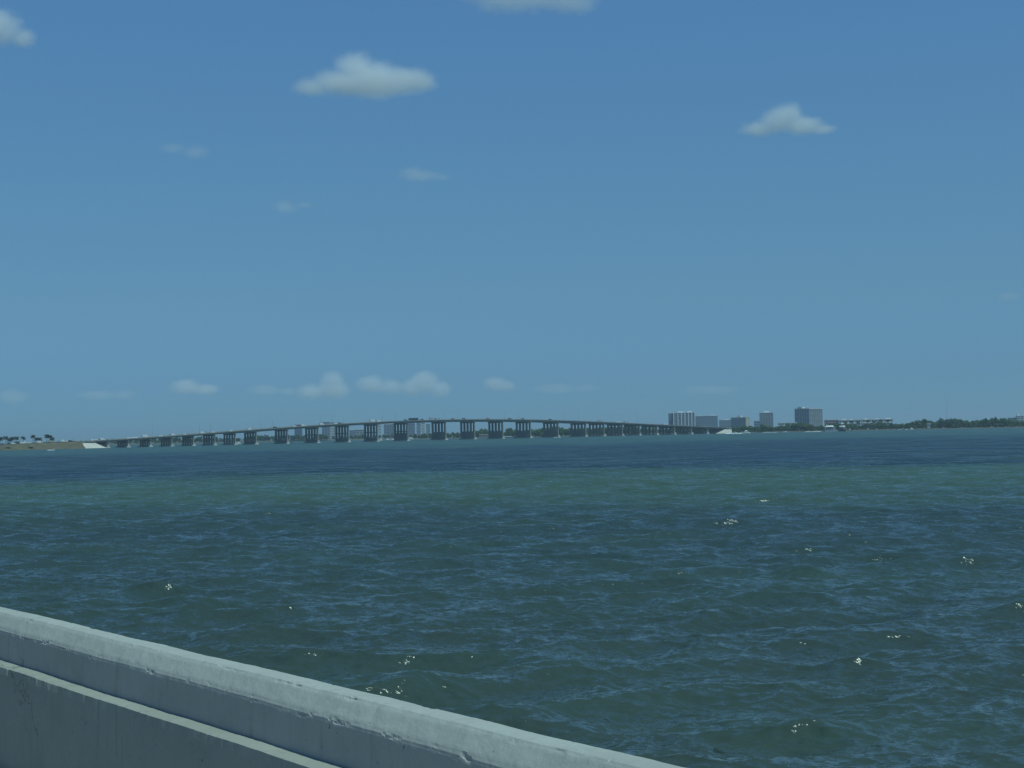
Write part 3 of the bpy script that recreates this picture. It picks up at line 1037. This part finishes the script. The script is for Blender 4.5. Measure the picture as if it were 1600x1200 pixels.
def bush(px, off, h, w, label):
    s = bridge_s(px, off)
    p = bp(s, off, 0)
    cr = [(Vector((random.uniform(-w, w) * .4, random.uniform(-w, w) * .3, h * .45)), w * .5, w * .4, h * .5, 1) for _ in range(4)]
    u = min(1, (S0 - 15 - s) / 14 / 11)
    o = link('shrub', clump_mesh(cr, LEAFS, .5, 1.2), None, (p.x, p.y, 1.2 + (BANK_Z(s)) * .1))
    tag(o, label, 'shrub', 'shrubs on the embankment slope')
bush(12, -33, 1.3, 4.5, 'low dark shrub at the water edge below the leftmost palms')
bush(47, -33, 1.2, 4.0, 'low dark shrub at the water edge below the tallest palm')
bush(106, -26, 2.0, 2.4, 'small dark shrub halfway up the bank beside the pale abutment')

# ------------------------------------------------------------------ buildings
def facade(name, label, p0, p1, ytop, Y, corner=None, mat='b_grey', side_mat=None, roof=None, floors=None, fins=(), cap=None, cat='building', zbase=1.2, deep=16, bands=True, group=None):
    """block showing one face (corner=None) or two faces meeting in column `corner`"""
    m_ = M[mat]
    zt = at((p0 + p1) / 2, ytop, Y).z
    H = zt - zbase
    k = Y / FPX
    root = empty(name, at_z((p0 + p1) / 2, Y, zbase))
    tag(root, label, cat, group)
    O = root.location
    if corner is None:
        W, D, yaw = (p1 - p0) * k, deep, math.atan2(O.x, O.y) * -.5
        cen = Vector((0, D / 2, H / 2))
    else:
        yaw = R(40)
        a, b_ = (corner - p0) * k / math.cos(R(50)), (p1 - corner) * k / math.cos(R(40))
        W, D = b_, a
        # near corner at column `corner`
        c = at_z(corner, Y - 8, zbase) - O
        ux, uy = Vector((math.cos(yaw), math.sin(yaw), 0)), Vector((-math.sin(yaw), math.cos(yaw), 0))
        cen = c + ux * W / 2 + uy * D / 2 + Vector((0, 0, H / 2))
    ux, uy = Vector((math.cos(yaw), math.sin(yaw), 0)), Vector((-math.sin(yaw), math.cos(yaw), 0))
    q = MB(); q.box(cen, (W, D, H), yaw)
    q.build('wall', m_, root)
    nf = floors or max(2, int(H / 3.2))
    fh = H / nf
    if bands:
        q = MB()
        # window strips: between piers on the front and left/right sides, 8 cm proud glass in recess-like strips
        nb = max(3, int(W / 4.5))
        for f_ in range(nf):
            z = cen.z - H / 2 + fh * (f_ + .55)
            for b2 in range(nb):
                x = (-.5 + (b2 + .5) / nb) * W
                q.box(cen + ux * x - uy * (D / 2) + Vector((0, 0, z - cen.z)), (W / nb * .68, .16, fh * .5), yaw)
            nd = max(2, int(D / 4.5))
            for b2 in range(nd):
                y = (-.5 + (b2 + .5) / nd) * D
                for sg in (-1, 1):
                    q.box(cen + ux * (sg * W / 2) + uy * y + Vector((0, 0, z - cen.z)), (.16, D / nd * .6, fh * .5), yaw)
        o = q.build('windows', M['window'], root); o['kind'] = 'stuff'
        q = MB()
        for f_ in range(1, nf):
            z = cen.z - H / 2 + fh * f_
            q.box(cen + Vector((0, 0, z - cen.z)), (W + .9, D + .9, .3), yaw)
        o = q.build('floor_slabs', m_, root); o['kind'] = 'stuff'
    for u in fins:
        q = MB()
        q.box(cen + ux * ((u - .5) * W) - uy * (D / 2 + .5), (1.6, 1.4, H + .2), yaw)
        q.build('fin', M['b_white'], root)
    if side_mat:
        q = MB()
        q.box(cen + ux * (W / 2 + .15) if corner is None else cen - uy * (D / 2 + .15), (.3, D, H) if corner is None else (W, .3, H), yaw)
        q.build('sunlit_end_wall', M[side_mat], root)
    q = MB(); q.box(cen + Vector((0, 0, H / 2 + .5)), (W + 1.2, D + 1.2, 1.0), yaw)
    q.build('roof', M[roof or 'b_white'], root)
    for (u, w, h) in (cap or ()):
        q = MB(); q.box(cen + ux * ((u - .5) * W) + Vector((0, 0, H / 2 + 1.0 + h / 2)), (w * W, min(D * .5, 9), h), yaw)
        q.build('penthouse', M['b_white'], root)
    return root

M['b_white'] = simple('white painted concrete', (.72, .72, .70), .8, .04, .1)
M['b_grey'] = simple('grey facade', (.42, .43, .45), .8, .06, .1)
M['b_dark'] = simple('dark glass facade', (.15, .19, .27), .4, .06, .1)
M['b_blue'] = simple('blue grey facade', (.30, .34, .41), .7, .06, .1)
M['b_tan'] = simple('tan facade', (.52, .46, .36), .8, .06, .1)
M['b_pink'] = simple('pink stucco', (.42, .31, .27), .85, .06, .1)
M['window'] = simple('far window glass', (.13, .15, .18), .25, .1)  # glass colour lightened to stand in for reflected sky
M['roof_dark'] = simple('dark roof', (.09, .085, .08), .85, .1)

facade('apartment_tower', 'wide tower with white vertical fins and white roof band beyond the bridge end', 1053, 1087, 645.0, 2950, mat='b_blue', fins=(.02, .21, .37, .53, .69, .84, .985), cap=((.35, .25, 2.2), (.75, .2, 2.4)))
facade('apartment_block', 'plain blue grey wing attached left of the white finned tower', 1046, 1053, 646.5, 2960, mat='b_blue', roof='b_blue')
facade('apartment_block', 'dark blue slab block just right of the white finned tower', 1088, 1122, 650.5, 3300, mat='b_blue', roof='b_blue', cap=((.22, .14, 2.2), (.82, .28, 2.6)))
facade('apartment_block', 'low hazy block between the dark slab and the tan ended block', 1125, 1147, 656.5, 3700, mat='b_blue', cap=((.5, .3, 1.5),))
facade('apartment_block', 'block with a tan end wall coloured as sunlit above the trees right of the bridge', 1146, 1173, 653.0, 2700, corner=1165.5, mat='b_grey', side_mat='b_tan', roof='b_tan', cap=((.3, .3, 3),), bands=True)  # sunlit right face put in as a lighter tan wall colour
facade('apartment_tower', 'small square tower with overhanging white roof above the right woods', 1189, 1209, 645.0, 2900, mat='b_grey', cap=((.5, .45, 2.6),), floors=14)
facade('annexe', 'low dark annexe at the left foot of the small square tower', 1180, 1189, 658.5, 2880, mat='b_blue', roof='b_blue', floors=4)
facade('apartment_tower', 'largest tower at right, two faced, dark left and pale right side', 1246.5, 1290, 638.8, 2600, corner=1265, mat='b_grey', side_mat=None, cap=((-.05, .22, 2.6),), floors=17)
facade('hotel', 'low pinkish building at the right foot of the largest tower', 1291, 1311, 657.0, 2440, mat='b_pink', roof='b_pink', floors=4)
facade('low_building', 'pale flat roofed hall peeping over the woods left of the largest tower', 1218, 1246, 661.0, 2500, mat='b_white', floors=3)
facade('low_building', 'left half of the long low white terrace above the shore woods', 1312, 1346, 656.6, 2420, mat='b_white', roof='b_white', floors=3, cap=((.25, .2, 1.2), (.6, .15, 1.0)))
facade('low_building', 'right half of the long low white terrace with palms before it', 1349, 1396, 655.6, 2440, mat='b_white', roof='b_white', floors=3, cap=((.12, .1, 1.4), (.5, .12, 1.0), (.85, .16, 1.3)))
facade('hotel', 'pale stepped building above the trees cut by the right picture edge', 1592, 1625, 650.0, 2500, mat='b_white', floors=6, cap=((.06, .08, 3.5),))
facade('hotel', 'lower grey wing of the stepped building at the right edge', 1579, 1592, 653.0, 2520, mat='b_grey', floors=5)
# seen under the bridge
facade('apartment_tower', 'dark blue tower alone under the bridge between ninth and tenth piers', 460, 471.5, 664, 3400, mat='b_dark', roof='b_dark')
facade('apartment_block', 'low dark block at the left foot of the dark blue tower', 452, 460, 681, 3300, mat='b_dark', roof='b_dark', floors=4)
facade('apartment_tower', 'blue grey tower just left of the white slab under the bridge', 503, 515, 660, 3300, mat='b_blue', roof='b_blue')
facade('apartment_tower', 'narrow white slab tower left of the eleventh pier', 515.5, 521, 660, 3250, mat='b_white')
facade('apartment_tower', 'grey half of the white slab tower left of the eleventh pier', 521.5, 526, 662, 3300, mat='b_grey')
facade('apartment_block', 'pale grey wide block between eleventh and twelfth piers', 553, 570, 671.5, 2950, mat='b_grey', roof='b_white')
facade('apartment_block', 'hazy lower block left of the pale grey wide block', 546, 553, 673, 3100, mat='b_blue', roof='b_blue')
facade('apartment_tower', 'white strip tower just right of the twelfth pier', 591.5, 594.5, 658, 3200, mat='b_white')
facade('apartment_tower', 'blue grey tower with bright white top left of the thirteenth pier', 600, 616, 663, 3300, mat='b_blue', roof='b_white', cap=((.5, .9, 1.0),))
facade('apartment_tower', 'blue tower under the main span, right of thirteenth pier', 638, 648, 660, 3500, mat='b_blue', roof='b_blue')
facade('apartment_tower', 'pale tower under the main span, third tower from its right pier', 651, 657, 660, 3450, mat='b_grey', roof='b_grey')
facade('apartment_tower', 'pale slim tower under the main span beside the mangroves', 658.5, 663.5, 661, 3450, mat='b_white', roof='b_grey')
facade('apartment_tower', 'hazy grey slim tower nearest the right pier of the main span', 666, 672, 663, 3700, mat='b_grey', roof='b_grey')
# small houses
facade('house', 'low cream house with a row of windows under the bridge beside the mangroves', 749.5, 763.5, 679.3, 2250, mat='b_tan', roof='b_tan', floors=2, zbase=.6, deep=8)
facade('house', 'low pale shed on the shore under the bridge', 788, 799, 682.5, 2240, mat='b_grey', roof='b_white', floors=1, zbase=.6, deep=8, bands=False)
facade('house', 'small house with bright white roof among the right shore woods', 1449.5, 1454, 662.8, 2135, mat='b_grey', roof='b_white', floors=1, deep=5, bands=False)

# palms in front of the long terrace
for px, h, lb in ((1322, 12.5, 'palm left of the long white terrace'), (1331, 13, 'second palm before the left terrace half'), (1341, 12, 'palm near the gap of the white terrace'),
                  (1356, 13.5, 'palm right of the terrace gap'), (1366, 12.5, 'palm before the middle of the right terrace half'), (1377, 14, 'palm before the right terrace half under its penthouse'),
                  (1388, 13.5, 'palm at the right end of the white terrace')):
    palm(px, 2240, h, 1.2, lb, 'palms before the white terrace')

# thin masts
def mast(px, ytop, Y, z, label, rad=.2):
    p = at_z(px, Y, z)
    h = at(px, ytop, Y).z - z
    root = empty('radio_mast', p)
    tag(root, label, 'mast')
    q = MB()
    q.tube([(0, 0, 0), (0, 0, h * .5), (0, 0, h)], [rad, rad * .8, rad * .4], 6)
    q.build('pole', M['metal'], root)
    q = MB()
    for k in range(5):
        q.box((0, 0, h * (.3 + .15 * k)), (rad * 4, .15, .15))
    q.build('crossarm', M['metal'], root)
mast(238.5, 645, 2760, 1.2, 'tall thin radio mast rising behind the left part of the bridge')
mast(1480, 617, 2300, 1.2, 'tall thin radio mast above the high woods at right')

# ------------------------------------------------------------------ boats, markers, foam
def hull(q, L, W, H, mi=0, bow=.35):
    st = []
    for u, w, zk in ((-.5, .82, 0), (-.2, 1.0, 0), (.15, .92, .0), (.35, .55, .08), (.5, .03, .3)):
        x = u * L
        st.append([(x, -w * W / 2, H * (1 + bow * max(0, u) * 1.2)), (x, -w * W * .38, -.15 + zk * H), (x, 0, -.45 + zk * H), (x, w * W * .38, -.15 + zk * H), (x, w * W / 2, H * (1 + bow * max(0, u) * 1.2))])
    vs_ = [p for s in st for p in s]
    fs = []
    for i in range(len(st) - 1):
        for k in range(4):
            fs.append((i * 5 + k, i * 5 + k + 1, (i + 1) * 5 + k + 1, (i + 1) * 5 + k))
        fs.append((i * 5, (i + 1) * 5, (i + 1) * 5 + 4, i * 5 + 4))
    fs.append((0, 1, 2, 3, 4)); fs.append((20, 21, 22, 23, 24))
    q.add(vs_, fs, mi)
def boat(px, Y, L, rz, label, kind='motor', name='motorboat', group=None, hullm='white_paint', scale=1.0):
    p = at_z(px, Y, 0)
    root = empty(name, (p.x, p.y, .05), rz)
    tag(root, label, 'boat', group)
    W, H = L * .3, L * .13
    q = MB(); hull(q, L, W, H); q.build('hull', M[hullm], root)
    if kind == 'motor':
        q = MB(); q.box((L * .05, 0, H + L * .06), (L * .36, W * .62, L * .12), 0, 0, .75); q.build('cabin', M['white_paint'], root)
        q = MB(); q.box((L * .05, 0, H + L * .075), (L * .33, W * .64, L * .05), 0, 0, .9); q.build('windscreen', M['glass'], root)
        q = MB(); q.box((-L * .5, 0, H * .6), (L * .07, W * .25, H * 1.3)); q.build('outboard', M['dark_paint'], root)
    elif kind == 'cruiser':
        q = MB(); q.box((L * .0, 0, H + L * .07), (L * .55, W * .7, L * .14), 0, 0, .85); q.build('cabin', M['white_paint'], root)
        q = MB(); q.box((L * .0, 0, H + L * .09), (L * .52, W * .72, L * .05), 0, 0, .93); q.build('windscreen', M['glass'], root)
        q = MB(); q.box((-L * .02, 0, H + L * .19), (L * .3, W * .55, L * .1), 0, 0, .7); q.build('flybridge', M['white_paint'], root)
    elif kind == 'jetski':
        q = MB(); q.box((-L * .1, 0, H + L * .1), (L * .45, W * .4, L * .16), 0, 0, .7); q.build('saddle', M['dark_paint'], root)
    elif kind == 'sail':
        q = MB(); q.box((0, 0, H + L * .05), (L * .35, W * .5, L * .08), 0, 0, .8); q.build('cabin', M['white_paint'], root)
        q = MB(); q.tube([(L * .08, 0, H), (L * .08, 0, H + L * 1.15)], [.1, .06], 6); q.build('mast', M['metal'], root)
    return root
def foam(px, Y, L, W, rz, label, h=.35):
    p = at_z(px, Y, 0)
    cr = []
    V, F = [], []
    q = MB()
    n = int(L / .9)
    for i in range(n):
        u = i / n
        for k in range(3):
            x = (u - .5) * L + random.uniform(-.8, .8)
            y = random.gauss(0, W * .3) * (.5 + u)
            s = random.uniform(.5, 1.3)
            hh = h * random.uniform(.4, 1.1)
            pts = [(x + math.cos(a) * s * random.uniform(.7, 1.2), y + math.sin(a) * s * .7, .02) for a in (0, 1.05, 2.1, 3.14, 4.2, 5.2)]
            q.add(pts + [(x, y, hh)], [(j, (j + 1) % 6, 6) for j in range(6)])
    o = q.build('wake_foam', M['foam'], None, (p.x, p.y, .1))
    o.rotation_euler.z = rz
    tag(o, label, kind='stuff')
def boat_y(px, py):
    """depth of a waterline pixel"""
    d = raydir(px, py)
    return CAM_H / -d.z * d.y

boat(1166, 1960, 11, R(8), 'white motorboat speeding right with a foaming wake beside the bridge end', 'cruiser')
foam(1148, 1958, 24, 2.2, R(186), 'white foam wake trailing behind the speeding motorboat', .8)
boat(1148, 2135, 8, R(20), 'small white boat moored at the foot of the right bridge abutment', 'motor')
boat(805.5, 1975, 8.5, R(70), 'white boat with dark waterline beside the sixteenth pier', 'cruiser', hullm='dark_paint')
boat(867, 1830, 5, R(10), 'left of two tiny white boats before the eighteenth pier', 'motor')
boat(872.5, 1835, 4.4, R(10), 'right of two tiny white boats before the eighteenth pier', 'motor')
boat(373.5, 1850, 8, R(60), 'white boat standing tall between the seventh and eighth piers', 'cruiser')
boat(370, 1890, 6, R(60), 'small white boat right behind the seventh pier footing', 'motor')
boat(454, 1830, 5, R(30), 'small white boat at the foot of the ninth pier', 'motor')
boat(595, 2100, 7, R(40), 'white motorboat moored at the foot of the twelfth pier', 'cruiser')
boat(606, 2300, 7.5, R(30), 'white moored boat left of the thirteenth pier under the bridge', 'cruiser')
boat(613.5, 2250, 8, R(40), 'white sailing boat touching the left edge of the thirteenth pier', 'sail', 'sailboat')
boat(631.5, 2300, 8, R(40), 'white boat glimpsed between the columns of the thirteenth pier', 'cruiser')
boat(641.5, 2330, 9, R(20), 'white moored cruiser under the main span left of the mangroves', 'cruiser')
boat(731.5, 2260, 9.5, R(90), 'bright white boat seen through the columns of the fifteenth pier', 'cruiser')
boat(76, 1420, 4.2, R(15), 'left of two white jet boats riding below the embankment', 'jetski', 'jet_boat')
boat(81, 1430, 4.0, R(20), 'right of two white jet boats riding below the embankment', 'jetski', 'jet_boat')
foam(78.5, 1418, 6, 1.0, R(190), 'foam thrown up around the two white jet boats', .4)
boat(1011, 2210, 6, R(30), 'left white boat seen between columns of the low right piers', 'motor')
boat(1016, 2210, 6, R(30), 'right white boat seen between columns of the low right piers', 'motor')
boat(1415.5, 2085, 5, R(20), 'small white boat anchored off the right shore before the woods', 'motor')
boat(1424.5, 2105, 7, R(20), 'white cabin boat moored against the right shore woods', 'cruiser')
boat(1404.5, 2110, 6, R(10), 'pale open boat moored at the left of the right shore landing', 'motor')
boat(1226, 2085, 7, R(5), 'low white boat drawn up on the sandy strip before the woods', 'motor')
foam(1203, 2060, 20, 1.6, R(2), 'long white ripple line along the sandy strip', .3)
foam(1265, 2040, 12, 1.4, R(2), 'left white wake streak before the yellow green tree', .5)
foam(1277, 2035, 9, 1.4, R(2), 'right white wake streak before the shore landing', .5)

# houseboat with dark hull and the boat shelter beside it
def houseboat():
    p = at_z(1317, 1990, 0)
    k = 1990 / FPX
    root = empty('houseboat', (p.x, p.y, 0), R(50))
    tag(root, 'bulky houseboat with dark hull, red brown sides and white upper cabin', 'boat')
    L, W = 13, 8.0
    q = MB(); hull(q, L, W, 2.4); q.build('hull', M['dark_paint'], root)
    q = MB(); q.box((-.8, 0, 4.0), (8.5, 6.4, 3.0), 0, 0, .96); q.build('deckhouse', M['rust'], root)
    q = MB(); q.box((-.8, 0, 4.6), (8.62, 6.5, .9), 0, 0, .97); q.build('window_band', M['glass'], root)
    q = MB(); q.box((-.6, .4, 6.6), (7.0, 5.2, 2.0), 0, 0, .8); q.build('upper_cabin', M['white_paint'], root)
    q = MB(); q.box((-.4, .4, 9.3), (5.2, 4.4, .35)); q.build('canopy', M['dark_paint'], root)
    for sx in (-1, 1):
        for sy in (-1, 1):
            q = MB(); q.tube([(-.4 + sx * 2.2, .4 + sy * 1.9, 7.6), (-.4 + sx * 2.2, .4 + sy * 1.9, 9.2)], [.12, .12], 6); q.build('canopy_post', M['white_paint'], root)
    q = MB(); q.box((-.6, .6, 10.2), (2.6, 2.4, 1.3), 0, 0, .6); q.build('pilot_house', M['white_paint'], root)
    q = MB(); q.tube([(-.6, .6, 10.8), (-.6, .6, 13.0)], [.1, .05], 6); q.build('mast', M['metal'], root)
    q = MB(); q.box((5.6, -1.5, 4.0), (1.4, 1.4, 1.2), 0, 0, .6); q.build('bow_locker', M['white_paint'], root)
houseboat()
def boat_shelter():
    p = at_z(1297, 2020, 0)
    root = empty('boat_shelter', (p.x, p.y, 0), R(4))
    tag(root, 'pale open boat shelter on posts with white roof left of the houseboat', 'shelter')
    q = MB(); q.box((0, 0, .9), (15.5, 6, 1.9)); q.build('quay_wall', M['b_blue'], root)
    for i in range(6):
        for y in (-2.6, 2.6):
            q = MB(); q.tube([(-7 + i * 2.8, y, 1.8), (-7 + i * 2.8, y, 6.3)], [.2, .2], 6); q.build('post', M['b_white'], root)
    q = MB(); q.prism([(-3.6, 6.3), (0, 7.9), (3.6, 6.3)], [(Vector((-5.2, 0, 0)), Vector((0, 1, 0))), (Vector((4.2, 0, 0)), Vector((0, 1, 0)))]); q.build('roof', M['b_white'], root)
    q = MB(); q.box((-6.6, 0, 6.4), (2.6, 5.6, .7), 0, 0, .8); q.build('canopy', M['b_white'], root)
    q = MB(); q.box((1.0, .5, 3.4), (9.5, 3.0, 3.0), 0, 0, .9); q.build('boat_cover', M['b_dark'], root)
boat_shelter()
def marker(px, Y, label):
    p = at_z(px, Y, 0)
    root = empty('channel_marker', (p.x, p.y, -1))
    tag(root, label, 'marker')
    q = MB()
    for a in (0, 2.1, 4.2):
        q.tube([(math.cos(a) * .7, math.sin(a) * .7, 0), (math.cos(a) * .2, math.sin(a) * .2, 4.2)], [.3, .28], 7)
    q.build('pile', M['trunk'], root)
    q = MB(); q.box((0, -.3, 4.7), (1.3, .12, 1.3)); q.build('board', M['dark_paint'], root)
marker(1330.5, 2000, 'dark channel marker pile standing in the water right of the houseboat')

# ------------------------------------------------------------------ clouds
def cloud(px0, py0, px1, py1, Y, blobs, dens, label, n_amp=.5, depth=.6, nscale=4.2, anis=-.25, soft=.6):
    """cloud filling a box of photograph pixels at depth Y; blobs: (u, v, ru, rv) in 0..1 of that box (v up)"""
    k = Y / FPX
    W, H = (px1 - px0) * k, (py1 - py0) * k
    c = at((px0 + px1) / 2, (py0 + py1) / 2, Y)
    D = depth * min(W, H * 3)
    # the hull: blown up blobs joined and remeshed
    bm = bmesh.new()
    bl = []
    for (u, v, ru, rv) in blobs:
        cx_, cz_ = (u - .5) * W, (v - .5) * H
        rx, ry, rz = ru * W, max(ru * W, rv * H) * .5 * (D / max(W * .5, 1)) + D * .15, rv * H
        cy2 = random.uniform(-.12, .12) * D
        bl.append(((cx_, cy2, cz_), (rx, ry, rz)))
        bmesh.ops.create_icosphere(bm, subdivisions=3, radius=1.0, matrix=Matrix.Translation((cx_, cy2, cz_)) @ Matrix.Diagonal((rx * 1.0, ry * 1.0, rz * 1.0, 1)))
    me = bpy.data.meshes.new('cloud'); bm.to_mesh(me); bm.free()
    m = bpy.data.materials.new('cloud vapour'); m.use_nodes = True
    o = link('cloud', me, None, c)
    me.materials.append(m)
    md = o.modifiers.new('remesh', 'REMESH'); md.mode = 'VOXEL'; md.voxel_size = max(W, H) / 70
    t = NT(m)
    for nd in list(t.n):
        if nd.type == 'BSDF_PRINCIPLED': t.n.remove(nd)
    out = [n for n in t.n if n.type == 'OUTPUT_MATERIAL'][0]
    p = t.coord('Object')
    fld = None
    for (cc, rr) in bl:
        q = t.vmath('DIVIDE', t.vmath('SUBTRACT', p, cc), rr)
        d = t.math('SUBTRACT', 1.0, t.vmath('LENGTH', q))
        fld = d if fld is None else t.node('ShaderNodeMath', {0: fld, 1: d, 2: .3}, operation='SMOOTH_MAX').outputs[0]
    nz = t.noise(t.vmath('DIVIDE', p, (H, H, H)), nscale, 6, .66)
    nz2 = t.noise(t.vmath('DIVIDE', p, (H * 1.6, H, H * .8)), nscale * .45, 2, .5)
    nn = t.math('ADD', t.math('MULTIPLY', nz, .6), t.math('MULTIPLY', nz2, .4))
    v = t.math('SUBTRACT', fld, t.math('MULTIPLY', t.math('SUBTRACT', nn, .38), n_amp * 2.4))
    dn = t.math('MULTIPLY', t.smooth(v, .0, soft), dens * .72 / (D + 1e-6))
    vol = t.node('ShaderNodeVolumePrincipled', {'Color': (1, 1, 1, 1), 'Density': dn, 'Anisotropy': anis})
    t.t.links.new(vol.outputs[0], out.inputs['Volume'])
    tag(o, label, 'cloud', 'clouds in the blue sky')
    return o
CL = 5000
cloud(450, 62, 700, 162, CL, [(.41, .60, .19, .38), (.55, .43, .26, .35), (.72, .34, .26, .30), (.84, .30, .16, .27), (.29, .38, .24, .28), (.13, .30, .17, .21), (.5, .27, .5, .22)], 6.0,
      'largest white cloud, peaked on its left side, upper left of the sky', .5, soft=.75)
cloud(1135, 152, 1355, 218, CL, [(.42, .5, .19, .46), (.55, .34, .22, .32), (.25, .3, .22, .26), (.36, .42, .2, .4), (.70, .26, .14, .16)], 4.8,
      'small domed white cloud at upper right', .5)
cloud(-80, 4, 90, 92, CL, [(.52, .55, .26, .42), (.3, .5, .4, .45), (.66, .38, .18, .26), (.42, .72, .18, .24)], 3.8,
      'white cloud cut by the left picture edge near the top', .55)
cloud(690, -48, 965, 32, CL, [(.38, .55, .38, .42), (.75, .38, .24, .38), (.62, .5, .3, .4), (.18, .6, .18, .3)], 3.0,
      'thin white cloud cut by the top picture edge', .55)
cloud(595, 252, 715, 292, CL, [(.5, .45, .48, .34), (.42, .52, .3, .38), (.8, .38, .2, .2)], 1.7, 'faint flat wisp of cloud below the largest cloud', .5, soft=1.0)
cloud(410, 300, 500, 342, CL, [(.38, .45, .36, .42), (.75, .5, .24, .22)], 1.5, 'very faint wisp at mid left, below the peaked cloud', .5, soft=1.0)
cloud(240, 212, 345, 258, CL, [(.62, .45, .34, .42), (.3, .55, .3, .3)], 1.25, 'faint smudge of cloud at left, level with the domed cloud', .5, soft=1.0)
cloud(1545, 446, 1615, 478, 7000, [(.45, .45, .4, .4)], 1.0, 'faint small cloud low at the right picture edge', .4, soft=1.0)
FH = 14000
cloud(250, 585, 355, 622, FH, [(.4, .45, .34, .5), (.7, .35, .3, .35)], 2.6, 'small puffy horizon cloud furthest left above the bridge', .42)
cloud(455, 572, 560, 632, FH, [(.62, .55, .26, .45), (.3, .32, .3, .3), (.6, .35, .38, .34)], 3.2, 'tallest puffy horizon cloud above the bridge', .42)
cloud(540, 576, 640, 626, FH, [(.4, .5, .36, .42), (.7, .42, .28, .36)], 2.6, 'flat horizon cloud between the two taller puffs', .42)
cloud(616, 572, 712, 630, FH, [(.5, .55, .34, .45), (.3, .4, .3, .36), (.75, .36, .25, .34)], 3.0, 'broad puffy horizon cloud above the bridge crest', .42)
cloud(735, 582, 812, 618, FH, [(.5, .5, .36, .45), (.75, .4, .25, .36)], 2.3, 'small horizon cloud right of the bridge crest', .42)
cloud(-20, 600, 60, 640, FH, [(.5, .5, .45, .42)], .9, 'faint horizon cloud at the left picture edge', .42)

cloud(375, 592, 475, 626, FH, [(.4, .5, .4, .36), (.75, .42, .24, .3)], 1.0, 'dim horizon cloud between the leftmost and the tallest puffs', .42)
cloud(105, 600, 225, 634, FH, [(.4, .5, .4, .34), (.75, .5, .24, .36)], .9, 'dim horizon cloud low at far left above the approach road', .42)
cloud(815, 590, 950, 624, FH, [(.4, .5, .4, .36), (.75, .5, .24, .3)], .8, 'dim flat horizon cloud above the right half of the bridge', .42)
cloud(1040, 594, 1190, 624, FH, [(.5, .5, .45, .36), (.3, .5, .24, .4)], .6, 'barely visible horizon cloud above the white finned tower', .42)

# ------------------------------------------------------------------ haze
hz = MB()
hz.box((0, 0, 59.0), (90000, 90000, 124.0))
HZ = bpy.data.materials.new('haze'); HZ.use_nodes = True
th = NT(HZ)
for nd in list(th.n):
    if nd.type == 'BSDF_PRINCIPLED': th.n.remove(nd)
vol = th.node('ShaderNodeVolumePrincipled', {'Color': (.80, .90, 1.0, 1), 'Density': 9.5e-5, 'Anisotropy': .3})
th.t.links.new(vol.outputs[0], [n for n in th.n if n.type == 'OUTPUT_MATERIAL'][0].inputs['Volume'])
tag(hz.build('haze', HZ), 'thin blue sea haze over the whole bay', kind='stuff')
